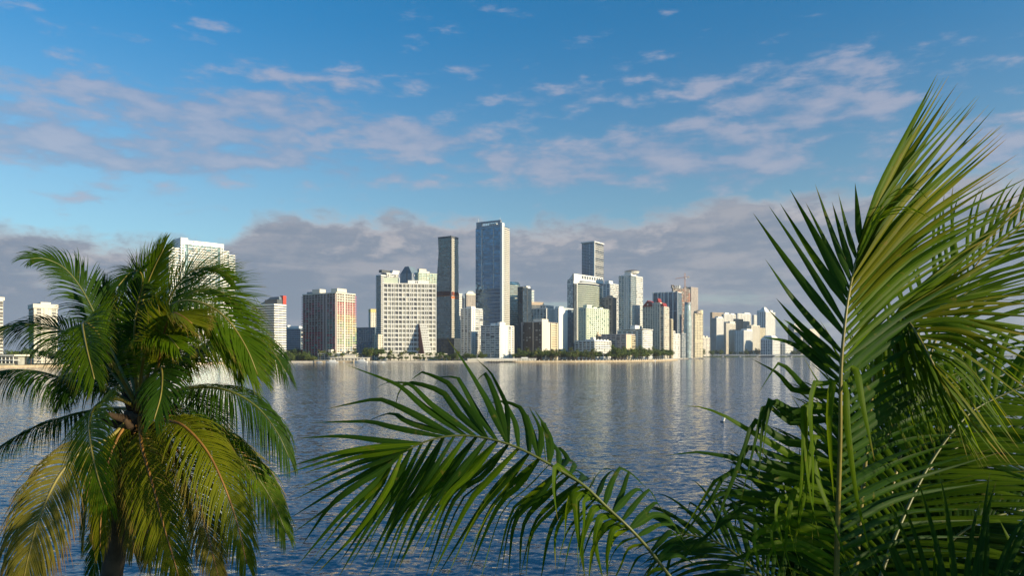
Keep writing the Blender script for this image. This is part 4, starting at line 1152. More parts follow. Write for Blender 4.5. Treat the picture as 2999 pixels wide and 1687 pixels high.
def crown_mesh(seed, rx, rz, nleaf, size):
    r = np.random.default_rng(seed)
    lob = [(r.normal(0, .42, 3) * np.array([rx, rx, rz * .7]), r.uniform(.38, .62)) for _ in range(9)]
    vs, fs = [], []
    for i in range(nleaf):
        c, k = lob[i % 9]
        d = r.normal(size=3); d /= np.linalg.norm(d)
        p = c + d * np.array([rx, rx, rz]) * k * r.uniform(.7, 1.05)
        nrm = d + r.normal(0, .5, 3); nrm /= np.linalg.norm(nrm)
        a = np.cross(nrm, r.normal(size=3)); a /= np.linalg.norm(a)
        bb = np.cross(nrm, a)
        s1, s2 = size * r.uniform(.6, 1.3), size * r.uniform(.4, .8)
        n0 = len(vs)
        vs += [p - a * s1, p - bb * s2, p + a * s1, p + bb * s2]
        fs.append([n0, n0 + 1, n0 + 2, n0 + 3])
    return np.array(vs), fs


def tube(pts, rad, n=7):
    pts = [np.array(p, float) for p in pts]
    vs, fs = [], []
    for i, p in enumerate(pts):
        T = pts[min(i + 1, len(pts) - 1)] - pts[max(i - 1, 0)]
        T /= np.linalg.norm(T) + 1e-9
        A = np.cross(T, [0, 1, 0] if abs(T[1]) < .9 else [1, 0, 0]); A /= np.linalg.norm(A)
        B = np.cross(T, A)
        for k in range(n):
            an = 2 * math.pi * k / n
            vs.append(p + (A * math.cos(an) + B * math.sin(an)) * rad[i])
    for i in range(len(pts) - 1):
        for k in range(n): fs.append([i * n + k, i * n + (k + 1) % n, (i + 1) * n + (k + 1) % n, (i + 1) * n + k])
    fs.append(list(range(n))[::-1]); fs.append([(len(pts) - 1) * n + k for k in range(n)])
    return np.array(vs), fs


def make_tree(seed, rx, rz, th, leaf):
    root = empty('shade_tree', (0, -900, -90))
    vs, fs = tube([(0, 0, 0), (.2, .1, th * .6), (.1, 0, th + rz * .4)], [.45, .33, .15], 6)
    lv, lf = [vs], [fs]
    for k in range(3):
        a = seed + k * 2.1
        v2, f2 = tube([(.1, 0, th * .7), (rx * .4 * math.cos(a), rx * .4 * math.sin(a), th + rz * .3)], [.2, .08], 5)
        lf.append([[i + sum(len(q) for q in lv) for i in f] for f in f2]); lv.append(v2)
    mesh_obj('trunk', np.concatenate(lv), [f for q in lf for f in q], M['bark'], root)
    vs, fs = crown_mesh(seed, rx, rz, 700, .62)
    vs[:, 2] += th + rz * .55
    mesh_obj('crown', vs, fs, M[leaf], root)
    return root


def make_shore_palm(seed, h, leaf):
    r = np.random.default_rng(seed)
    root = empty('shore_palm', (0, -900, -90))
    vs, fs = tube([(0, 0, 0), (.15, 0, h * .5), (.3, .1, h)], [.28, .2, .17], 6)
    mesh_obj('trunk', vs, fs, M['bark'], root)
    vs, fs = [], []
    for k in range(17):
        az = 2 * math.pi * k / 17 + r.uniform(-.2, .2); el = r.uniform(-.5, 1.2)
        p = np.array([.3, .1, h]); d = np.array([math.cos(az) * math.cos(el), math.sin(az) * math.cos(el), math.sin(el)])
        sd = np.array([-math.sin(az), math.cos(az), 0]); n0 = len(vs)
        for q in range(5):
            w_ = [.15, .55, .65, .45, .1][q]
            vs += [p - sd * w_ - np.array([0, 0, w_ * .6]), p, p + sd * w_ - np.array([0, 0, w_ * .6])]
            p = p + d * .75; d = d + np.array([0, 0, -.30]); d /= np.linalg.norm(d)
        for q in range(4):
            a = n0 + 3 * q
            fs += [[a, a + 1, a + 4, a + 3], [a + 1, a + 2, a + 5, a + 4]]
    mesh_obj('crown', vs, fs, M[leaf], root)
    return root


trees = [make_tree(11, 4.6, 4.0, 5.0, 'tree_leaf_dark'), make_tree(12, 5.5, 4.2, 5.5, 'tree_leaf_mid'), make_tree(13, 4.0, 3.4, 3.6, 'tree_leaf_olive'), make_tree(14, 5.0, 5.0, 5.5, 'tree_leaf_mid')]
palms = [make_shore_palm(21, 9.0, 'tree_leaf_olive'), make_shore_palm(22, 7.0, 'tree_leaf_mid'), make_shore_palm(23, 11.0, 'tree_leaf_olive')]
used = set()
NEAR = [(880, 'left of the painted tower, below the blue grey block'), (935, 'at the left foot of the painted tower'), (985, 'before the left half of the painted tower'), (1045, 'before the right half of the painted tower'), (1085, 'between the painted tower and the slate block'), (1122, 'at the left corner of the white gridded slab'), (1170, 'under the left third of the white gridded slab'), (1225, 'just left of the sloping wing of the gridded slab'), (1280, 'beside the sloping wing'), (1325, 'at the foot of the waisted dark tower'), (1375, 'at the foot of the condominium with dark balcony stacks'), (1425, 'left of the condominium with the blank end wall'), (1525, 'right of the condominium with the blank end wall'), (1560, 'before the left half of the dark brown slab'), (1590, 'before the right half of the dark brown slab'), (1632, 'before the cream balcony end of the brown slab'), (1684, 'before the tower with the tall blank wall'), (1715, 'before the left end of the low white bumpy roofed block'), (1745, 'before the middle of the low white bumpy roofed block'), (1790, 'before the sunlit end of the low white bumpy roofed block'), (1815, 'before the left part of the tan slab'), (1860, 'before the yellow end of the tan slab'), (1885, 'before the shaded side of the block with flat roof slabs'), (1912, 'before the sunlit end of the block with flat roof slabs'), (1940, 'before the red roofed tower'), (2000, 'near the tip of the point, before the white stepped block'), (2090, 'in the gap left of the far cluster'), (2130, 'before the left end of the far cluster'), (2165, 'before the left middle of the far cluster'), (2205, 'before the low shaded white tower of the far cluster'), (2245, 'before the half sunlit tower of the far cluster'), (2290, 'before the metal roofed stepped office block'), (2340, 'before the low terraced block at the far right'), (9999, 'at the right end of the causeway, behind the tall frond')]
LEFTS = [(30, 'behind the low pavilion at the left edge'), (85, 'right of the low pavilion'), (170, 'at the foot of the slab tower with the flat crown'), (330, 'between the flat crowned tower and the mid-rise'), (9999, 'at the foot of the arched crown tower')]
LOOK = {'shade_tree': 'tree', 'shore_palm': 'palm'}


def plant(proto, px, D, sc_, label, cat, group, z=1.8):
    X = (px - CX) / F * D
    rz = rng.uniform(0, 6.28)
    if id(proto) not in used:
        used.add(id(proto)); o = proto; o.location = (X, D, z); o.rotation_euler = (0, 0, rz); o.scale = (sc_,) * 3
    else:
        o = copy_tree(proto, (X, D, z), rz, sc_)
    kind_ = ({id(trees[0]): 'dense dark ', id(trees[1]): 'broad green ', id(trees[2]): 'olive ', id(trees[3]): 'tall green ', id(palms[0]): 'tall olive ', id(palms[1]): 'short green ', id(palms[2]): 'tallest olive '}[id(proto)] + label).replace('dark dark', 'dark').replace('green green', 'green').replace('tall olive slim', 'tall slim').replace('dense dark dark', 'dense dark')
    where = next(t_ for lim, t_ in (LEFTS if px < 470 else NEAR) if px < lim)
    return tag(o, kind_ + ' ' + where, cat, group)


def shoreD(px):
    """distance of the waterline in the picture column px"""
    uu = (px - CX) / F
    for (x0, y0), (x1, y1) in zip(shore[1:], shore[2:]):
        f0, f1 = x0 - uu * y0, x1 - uu * y1
        if f0 <= 0 <= f1 or f1 <= 0 <= f0:
            return y0 + (y1 - y0) * (f0 / (f0 - f1))
    return 900


LT = {'bush': 'mangrove', 'dark': 'park tree', 'front': 'terrace tree', 'point': 'shade tree', 'far': 'distant tree', 'left': 'shore tree', 'foot': 'tree'}
for i in range(34):   # mangrove clump
    px = rng.uniform(842, 930); plant(trees[rng.choice([1, 2, 3])], px, shoreD(px) + rng.uniform(3, 34), rng.uniform(.7, 1.0) * (1.0 if px < 900 else .75), LT['bush'], 'tree', 'mangrove trees at the water', z=.6)
for i in range(8):
    px = rng.uniform(842, 885); plant(trees[0], px, 930 + rng.uniform(0, 40), rng.uniform(1.2, 1.55), LT['bush'], 'tree', 'mangrove trees at the water')
for i in range(9):
    px = rng.uniform(1070, 1116); plant(trees[0], px, 905 + rng.uniform(0, 20), rng.uniform(1.1, 1.6), LT['dark'], 'tree', 'dark trees by the gridded slab')
for i in range(30):
    px = rng.uniform(1105, 1350); plant(trees[rng.choice([0, 1, 2])], px, shoreD(px) + rng.uniform(8, 18), rng.uniform(.35, .6), LT['front'], 'tree', 'trees before the terrace wall')
for i in range(20):
    px = rng.uniform(1285, 1415); plant(trees[rng.choice([0, 1, 3])], px, shoreD(px) + rng.uniform(14, 34), rng.uniform(.6, .9), LT['foot'], 'tree', 'trees below the waisted tower')
for i in range(78):
    px = rng.uniform(1515, 1975)
    bigr = px > 1800
    plant(trees[rng.choice([0, 1, 3, 1])], px, shoreD(px) + rng.uniform(14, 46), rng.uniform(.85, 1.2) * (1.25 if bigr else 1.0), LT['point'], 'tree', 'shade trees along the point')
for i in range(46):
    px = rng.uniform(2040, 2420); plant(trees[rng.choice([0, 0, 3])], px, 1985 + rng.uniform(0, 50) if px > 2090 else 1700 + rng.uniform(0, 120), rng.uniform(1.0, 1.7), LT['far'], 'tree', 'distant trees behind the causeway')
for i in range(26):
    px = rng.uniform(-60, 420); plant(trees[rng.choice([0, 0, 1])], px, shoreD(max(5, px)) + rng.uniform(28, 60), rng.uniform(.9, 1.35), LT['left'], 'tree', 'trees behind the pavilion')
PLM = [('marina palm', 'palms by the marina', 935, 1105, 26, (8, 22)), ('terrace palm', 'palms on the terrace', 1105, 1345, 26, (6, 16)), ('shore palm', 'palms by the low condominium', 1500, 1620, 26, (10, 30)), ('palm', 'palms on the point', 1600, 1900, 46, (7, 18))]
for lab, grp, x0, x1, n, dd in PLM:
    for i in range(n):
        px = rng.uniform(x0, x1); plant(palms[rng.choice([0, 1, 1, 2])], px, shoreD(px) + rng.uniform(*dd), rng.uniform(.9, 1.35), lab, 'palm', grp)

# ---- low buildings, docks, lamps on the shore
def simple(name, label, cat, px, D, z, rz=0):
    X = (px - CX) / F * D
    return tag(empty(name, (X, D, z), rz), label, cat)


def part(root, name, boxes, mats, kind=None):
    bx_ = Boxes()
    for q in boxes: bx_.add(*q)
    vs, fs, mi = bx_.arrays()
    return mesh_obj(name, vs, fs, [M[k] for k in mats], root, mi, kind=kind)


r = simple('pavilion', 'low cream pavilion with flat roof and slim columns at the far left shore', 'pavilion', 20, 590, 1.8, R(-14))
part(r, 'wall', [(-20, 7, 4, 10, 0, 7.2, 0)], ['blind2'])
part(r, 'roof', [(-22, 10, -2, 12, 7.2, 8.6, 0)], ['warm'])
part(r, 'balcony', [(-21, 8.5, -1.5, 4, 3.6, 4.2, 0)], ['white'])
for i in range(8): part(r, 'column', [(-20.5 + 4 * i, -20 + 4 * i, -1.2, -.7, 0, 7.2, 0)], ['white'])
part(r, 'glazing', [(-19, 6.5, 3.9, 3.97, .4, 3.3, 0)], ['g_flat'])
part(r, 'terrace_wall', [(-22, 14, -6, -5.6, 0, 1.4, 0)], ['cream'])

r = simple('boat_dock', 'dark timber boat lift dock standing in the water beside the pavilion', 'dock', 128, 592, 0)
part(r, 'deck', [(-9, 12, -3, 3, 1.2, 1.5, 0)], ['wood'])
for i in range(6): part(r, 'pile', [(-8.8 + 4 * i, -8.4 + 4 * i, -2.9, -2.5, -1, 3.6, 0)], ['wood'])
part(r, 'roof_frame', [(-6, 6, -2.5, 2.5, 4.6, 4.9, 0)], ['dark'])

r = simple('boat_house', 'low white flat roofed boat house on piles on the water near the centre', 'boat house', 1541, 893, 0)
part(r, 'deck', [(-13, 13, -4, 4, 1.0, 1.4, 0)], ['wood'])
part(r, 'wall', [(-12.5, 12.5, -2.2, 3, 1.4, 4.4, 0)], ['warm'])
part(r, 'roof', [(-13, 13, -3, 3.6, 4.4, 4.9, 0), (-6, 2, -1, 2, 4.9, 6.2, 0)], ['white'])
part(r, 'opening', [(-12 + 3.4 * i, -9.8 + 3.4 * i, -2.3, -2.16, 2.0, 3.8, 0) for i in range(7)], ['blind2'])
for i in range(9): part(r, 'pile', [(-12.6 + 3.1 * i, -12.2 + 3.1 * i, -4.2, -3.8, -1, 2.0, 0)], ['wood'])

r = simple('dock', 'cluttered low dock with pale rail below the blank-ended condominium', 'dock', 1478, 876, 0)
part(r, 'deck', [(-20, 17, -3, 3, 1.0, 1.4, 0)], ['pave'])
part(r, 'rail', [(-20, 17, -2.9, -2.75, 2.2, 2.4, 0)], ['white'])
for i in range(12): part(r, 'pile', [(-19.5 + 3.2 * i, -19.1 + 3.2 * i, -3.3, -2.95, -1, 2.3, 0)], ['wood'])
r = simple('pool_terrace', 'long white terrace with parapet at the foot of the low white condominium', 'terrace', 1440, 890, 1.8)
part(r, 'wall', [(-30, 32, 0, 6, 0, 2.2, 0)], ['warm'])
part(r, 'parapet', [(-30, 32, -.3, -.02, 2.0, 3.0, 0)], ['white'])
r = simple('villa', 'small white house with low roof among the palms by the marina', 'house', 1026, 872, 1.8)
part(r, 'wall', [(-24, 22, 0, 10, 0, 3.6, 0), (-22, 6, 1, 9, 4.2, 7.6, 0)], ['warm'])
part(r, 'roof', [(-25, 23, -1.2, 11, 3.6, 4.2, 0), (-23, 7, 0, 10, 7.6, 8.1, 0)], ['white'])
for i in range(11): part(r, 'window', [(-22.5 + 4 * i, -20 + 4 * i, -.06, .02, .7, 2.8, 0)], ['g_flat'])
r = simple('marina_quay', 'pale stone quay heaped with clutter beside the moored yachts', 'quay', 975, 856, 0)
part(r, 'wall', [(-22, 24, -2, 6, -1, 2.3, 0)], ['seawall'])
part(r, 'rail', [(-22, 24, -1.9, -1.75, 3.0, 3.2, 0)], ['white'])

lm = mesh_obj
def lamp(px, D, lab):
    r = simple('street_lamp', lab, 'lamp', px, D, 1.8)
    vs, fs = tube([(0, 0, 0), (0, 0, 9)], [.16, .1], 6); mesh_obj('pole', vs, fs, M['white'], r)
    vs, fs = tube([(0, 0, 9), (.6, -.2, 9.6), (1.8, -.4, 9.7)], [.1, .09, .16], 6); mesh_obj('lamp_arm', vs, fs, M['white'], r)
lamp(1397, 905, 'white street lamp before the white condominium with dark balcony stacks'); lamp(1438, 902, 'white street lamp in front of the low white condominium'); lamp(1413, 908, 'slim street lamp between the two white condominiums')

# boats
def hull(L, Bm, Hh, seed=0):
    n = 9; vs, fs = [], []
    for i in range(n):
        t_ = i / (n - 1); w_ = Bm / 2 * (1 - max(0, (t_ - .45) / .55) ** 2.2) * (.9 + .1 * min(1, t_ * 4)); sh = Hh * (1 + .35 * t_ ** 2)
        x = (t_ - .5) * L
        vs += [(x, -w_, sh), (x * .96, -w_ * .75, -.3), (x * .96, w_ * .75, -.3), (x, w_, sh)]
    for i in range(n - 1):
        a = 4 * i
        for k in range(3): fs.append([a + k, a + k + 1, a + k + 5, a + k + 4])
        fs.append([a + 3, a, a + 4, a + 7])
    fs.append([0, 3, 2, 1])
    return vs, fs


def yacht(px, D, L, label, rz, kind=2):
    r = simple('motor_yacht', label, 'boat', px, D, 0, rz)
    vs, fs = hull(L, L * .26, L * .11); mesh_obj('hull', vs, fs, M['hull'], r)
    z = L * .11
    s_ = L / 20
    part(r, 'cabin', [(-L * .30, L * .20, -1.7 * s_, 1.7 * s_, z, z + 2.0 * s_, 0)], ['hull'])
    part(r, 'cabin_windows', [(-L * .26, L * .17, -1.76 * s_, -1.68 * s_, z + .8 * s_, z + 1.5 * s_, 0), (L * .195, L * .204, -1.5 * s_, 1.5 * s_, z + .8 * s_, z + 1.6 * s_, 0)], ['g_dark'])
    if kind > 1:
        part(r, 'flybridge', [(-L * .24, L * .08, -1.5 * s_, 1.5 * s_, z + 2.0 * s_, z + 3.0 * s_, 0), (-L * .2, L * .02, -1.5 * s_, 1.5 * s_, z + 4.3 * s_, z + 4.55 * s_, 0), (-L * .18, -L * .17, -1.3 * s_, -1.2 * s_, z + 3 * s_, z + 4.3 * s_, 0), (-L * .02, -L * .01, -1.3 * s_, -1.2 * s_, z + 3 * s_, z + 4.3 * s_, 0)], ['hull'])
        vs, fs = tube([(-L * .1, 0, z + 4.5 * s_), (-L * .12, 0, z + 7.5 * s_)], [.12, .05], 5); mesh_obj('radar_mast', vs, fs, M['white'], r)
    return r


yacht(972, 843, 15, 'white motor yacht lying low at the quay, left of two', R(180), 1)
yacht(1057, 850, 16, 'large white motor yacht with flybridge moored by the palms', R(172), 2)
for px, lab, l_ in [(935, 'small dark hulled boat moored at the left end of the quay', 8), (1012, 'small white runabout tied up between the two yachts', 7), (1098, 'small open white boat right of the large yacht', 7), (1122, 'small boat furthest right of the marina', 6), (2024, 'small white boat crossing below the curved aqua tower', 8)]:
    yacht(px, shoreD(px) - 7 if px < 2000 else 1290, l_, lab, R(180 + rng.uniform(-20, 20)), 1)

# channel marks
r = tag(empty('channel_buoy', ((2118 - CX) / F * 124, 124, 0), 0), 'white leaning cylindrical buoy with dark float in open water right of centre', 'buoy')
r.rotation_euler = (R(4), R(14), R(20))
def rev(prof, n=14):
    vs = [(r_ * math.cos(2 * math.pi * k / n), r_ * math.sin(2 * math.pi * k / n), z) for r_, z in prof for k in range(n)]
    fs = [[i * n + k, i * n + (k + 1) % n, (i + 1) * n + (k + 1) % n, (i + 1) * n + k] for i in range(len(prof) - 1) for k in range(n)]
    fs += [list(range(n))[::-1], [(len(prof) - 1) * n + k for k in range(n)]]
    return vs, fs
vs, fs = rev([(.28, -.4), (.52, -.2), (.52, .05), (.30, .13)]); mesh_obj('float_collar', vs, fs, M['dark'], r)
vs, fs = rev([(.21, .13), (.21, .93), (.19, .95)]); mesh_obj('body', vs, fs, M['hull'], r)
vs, fs = rev([(.213, .33), (.213, .36)], 14); mesh_obj('orange_stripe', vs, fs, M['orange'], r)
vs, fs = rev([(.213, .86), (.213, .90)], 14); mesh_obj('orange_stripe', vs, fs, M['orange'], r)
r = tag(empty('channel_marker', ((1919 - CX) / F * 700, 700, 0)), 'slim white pole marker standing in the water off the point', 'marker')
vs, fs = tube([(0, 0, -1), (0, 0, 4.5)], [.28, .22], 8); mesh_obj('pole', vs, fs, M['white'], r)
part(r, 'sign_board', [(-.7, .7, -.36, -.26, 3.2, 4.7, 0)], ['white'])

# ---- the morning air over the bay
hz = Boxes(); hz.add(-4000, 4000, -500, 6500, -2, 330)
vs, fs, mi = hz.arrays()
hm = bpy.data.materials.new('morning_haze')
hm.use_nodes = True
hm.node_tree.nodes.clear()
hv = hm.node_tree.nodes.new('ShaderNodeVolumePrincipled')
hv.inputs['Color'].default_value = (0.86, 0.92, 1.0, 1)
hv.inputs['Density'].default_value = 0.00007
hv.inputs['Anisotropy'].default_value = 0.2
ho_ = hm.node_tree.nodes.new('ShaderNodeOutputMaterial')
hm.node_tree.links.new(hv.outputs[0], ho_.inputs['Volume'])
tag(mesh_obj('haze', vs, fs, hm), kind='stuff')

# ------------------------------------------------------------------ coconut palms close to the eye
# ---- leaf materials of the coconut palms
leaf_mat('leaf_fresh', (.032, .075, .003), (.090, .150, .004), (.26, .38, .010), .50, .07, ((.30, .21, .05), .82, 1.04), .36)
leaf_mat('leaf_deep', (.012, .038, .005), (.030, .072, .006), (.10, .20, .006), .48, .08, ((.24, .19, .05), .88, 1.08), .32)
leaf_mat('leaf_yellow', (.075, .105, .005), (.165, .175, .008), (.36, .36, .014), .5, .07, ((.34, .21, .06), .72, 1.0), .36)
leaf_mat('leaf_old', (.095, .105, .012), (.20, .172, .024), (.28, .24, .025), .55, .2, ((.26, .14, .05), .55, .98), .28)
M['rachis_green'] = mat('green_frond_stalk', (.11, .125, .03), .4, .25, 2.0)
M['rachis_yellow'] = mat('yellow_frond_stalk', (.20, .17, .04), .4, .25, 2.0)
M['rachis_orange'] = mat('orange_frond_stalk', (.24, .12, .03), .45, .25, 2.0)
M['palm_bark'] = mat('ringed_palm_bark', (.06, .05, .04), .9, .35, 4.0, bump=.5)
M['fibre'] = mat('palm_fibre', (.05, .032, .018), .95, .35, 5.0, bump=.6)
M['coconut'] = mat('green_coconut', (.05, .06, .02), .45, .3, 5.0)

G_ = np.array([0., 0., -1.])


def unit(a): return a / (np.linalg.norm(a) + 1e-9)


def spline(pts, n):
    """smooth curve through control points: positions and tangents"""
    p = np.array(pts, float)
    p = np.vstack([2 * p[0] - p[1], p, 2 * p[-1] - p[-2]])
    out = []
    k = len(p) - 3
    for i in range(n):
        s = i / (n - 1) * k
        j = min(int(s), k - 1); t = s - j
        a, b, c, d = p[j:j + 4]
        out.append(.5 * ((2 * b) + (c - a) * t + (2 * a - 5 * b + 4 * c - d) * t * t + (3 * b - a - 3 * c + d) * t ** 3))
    out = np.array(out)
    # even spacing
    L = np.concatenate([[0], np.cumsum(np.linalg.norm(np.diff(out, axis=0), axis=1))])
    q = np.linspace(0, L[-1], n)
    out = np.stack([np.interp(q, L, out[:, c]) for c in range(3)], axis=1)
    tg = np.gradient(out, axis=0)
    tg /= np.linalg.norm(tg, axis=1)[:, None] + 1e-9
    return out, tg, L[-1]


def leaflet(base, d, nrm, L, w, droop, wind, kink, nseg, r, fold=.45, twist=0.0):
    """one folded leaflet as a strip with a midrib: vertices, quads, uv"""
    p = base.copy(); d = unit(d)
    st = L / nseg
    vs, uv = [], []
    kk = kink if kink else 9
    bent = False
    for i in range(nseg + 1):
        t = i / nseg
        s = np.cross(d, nrm); s = unit(s)
        n2 = unit(np.cross(s, d))
        if twist:
            c_, s_ = math.cos(twist * t), math.sin(twist * t)
            s, n2 = s * c_ + n2 * s_, n2 * c_ - s * s_
        ww = w * (min(1, .45 + 2.4 * t) * (1 - max(0, (t - .28) / .72) ** 1.3) + .012)
        f = fold * (1 - .4 * t)
        vs += [p - s * ww * math.cos(f) - n2 * ww * math.sin(f), p, p + s * ww * math.cos(f) - n2 * ww * math.sin(f)]
        uv += [(0, t), (.5, t), (1, t)]
        if t >= kk and not bent:
            bent = True
            d = unit(d * .35 + G_ * 1.0 + wind * .4)
        elif bent:
            d = unit(d + G_ * .25)
        else:
            d = unit(d + (G_ * droop + wind) * (t + .15) * 2.0 / nseg)
        p = p + d * st
    fs = []
    for i in range(nseg):
        a = 3 * i
        fs += [[a, a + 1, a + 4, a + 3], [a + 1, a + 2, a + 5, a + 4]]
    return np.array(vs), fs, uv


def frond(palm, ctrl, hint, Lmax, w, n, leafm, stalk, seed, rad=.028, start=.16, a0=68, a1=22, droop=(.5, .9), wind=(0, 0, 0), kink=.12, nseg=7, vee=.15, single=0, label=None,
          side_len=(1, 1), prof=None, sides=(1, -1), sag=0.0, wig=.06, twist=.0, kink_at=(.45, .85)):
    """a coconut frond: the stalk is the part, its leaflets are the sub-parts"""
    r = np.random.default_rng(seed)
    pos, tg, Ltot = spline(ctrl, 40)
    off = np.array(palm.location)
    radii = [rad * (1 - .88 * (i / 39) ** .8) + .003 for i in range(40)]
    vs, fs = tube(list(pos - off), radii, 6)
    fr = mesh_obj('frond', vs, fs, M[stalk], palm, smooth=True)
    if label: fr['label'] = label
    hint = np.array(hint, float)
    wind = np.array(wind, float)
    V, Fc, U = [], [], []
    cnt = 0
    made = []
    for i in range(n):
        s = start + (1 - start) * ((i + .5) / n)
        j = s * 39
        j0 = min(38, int(j)); f = j - j0
        p = pos[j0] * (1 - f) + pos[j0 + 1] * f
        T = unit(tg[j0] * (1 - f) + tg[j0 + 1] * f)
        q = (s - start) / (1 - start)
        N = unit(hint - T * np.dot(hint, T))
        B = np.cross(T, N)
        for sd in sides:
            ang = R(a0 + (a1 - a0) * q ** 1.1 + r.normal(0, 3.5))
            pr = (prof(q) if prof else (.50 + 1.1 * q * (1 - q) * 2 if q < .5 else .5 + 1.1 * .5 - (q - .5) ** 1.6 * 1.9))
            L = max(.16, Lmax * min(1.05, pr)) * r.uniform(.9, 1.07) * side_len[0 if sd == 1 else 1]
            vv = vee + r.normal(0, wig)
            d = T * math.cos(ang) + (B * sd * math.cos(vv) + N * math.sin(vv)) * math.sin(ang)
            nr = unit(N * math.cos(vv) - B * sd * math.sin(vv) + T * r.normal(0, .10))
            kk = r.uniform(*kink_at) if r.random() < kink * (1 + .8 * sag * (1 - q) ** 2) else None
            dr = r.uniform(*droop) * (1 + sag * (1 - q) ** 2)
            tw = r.normal(0, .5) * twist
            lv, lf, lu = leaflet(p + B * sd * radii[j0] * .7, d, nr, L, w * r.uniform(.82, 1.1) * (.75 + .25 * min(1, L / Lmax)), dr, wind * r.uniform(.7, 1.3), kk, nseg, r, twist=tw)
            made.append((L, lv - off, lf, lu))
    for k, (L, lv, lf, lu) in enumerate(made):
        if single:
            mesh_obj('leaflet', lv, lf, M[leafm if not isinstance(leafm, tuple) else leafm[int(r.random() < .25)]], fr, uv=lu, smooth=True)
        else:
            b0 = sum(len(x) for x in V)
            V.append(lv); U += lu
            Fc += [[x + b0 for x in f] for f in lf]
    if not single and V:
        mesh_obj('leaflets', np.concatenate(V), Fc, M[leafm if not isinstance(leafm, tuple) else leafm[0]], fr, uv=U, smooth=True, kind='stuff')
    return fr


def pts(lst, D0, cv):
    """control points from (x, y, depth offset)"""
    return [P(*cv(x, y), D0 + dd) for x, y, dd in lst]


# ---- palm on the left
DL = 12.2
cl = lambda x, y: (x / 1.439, 680 + y / 1.439)
crown = P(*cl(585, 745), DL)
base = Vector((crown.x - 1.5, crown.y + .4, 1.5))
pl_ = tag(empty('coconut_palm', base), 'whole coconut palm with dark trunk and wind swept crown standing at left', 'palm')
off = np.array(base)
tp = [base, P(*cl(395, 1900), DL + .2), P(*cl(470, 1449), DL + .1), P(*cl(520, 1150), DL), P(*cl(560, 930), DL), P(*cl(585, 760), DL)]
sp, stg, sl_len = spline(tp, 60)
vs, fs = tube(list(sp - off), [(.20 - .04 * i / 59) * (1.0 + .05 * (i % 2)) + .10 * max(0, 1 - i / 6) + (.06 * max(0, (i - 48) / 11)) for i in range(60)], 12)
mesh_obj('trunk', vs, fs, M['palm_bark'], pl_, smooth=True)
r = np.random.default_rng(5)
# leaf bases and fibre below the crown
for k in range(11):
    az = k * 2.4; el = r.uniform(.3, 1.0)
    c = np.array(crown) + np.array([.12 * math.cos(az), .12 * math.sin(az), -.55 + .05 * k])
    d = np.array([math.cos(az) * math.cos(el), math.sin(az) * math.cos(el), math.sin(el)])
    vs, fs = tube([c - off, c + d * .25 - off, c + d * .5 - off], [.085, .07, .035], 6)
    mesh_obj('leaf_base', vs, fs, M['fibre'], pl_, smooth=True)
for k in range(6):
    az = 4.0 + k * .65
    c = np.array(crown) + np.array([.30 * math.cos(az) + .12, .30 * math.sin(az), -.52 - .12 * (k % 3)])
    vs, fs = rev([(.02, -.14), (.09, -.09), (.115, 0), (.085, .10), (.02, .15)], 10)
    mesh_obj('coconut', np.array(vs) + c - off, fs, M['coconut'], pl_, smooth=True)
C0 = (585, 745, 0)
up = (0, 0, 1)
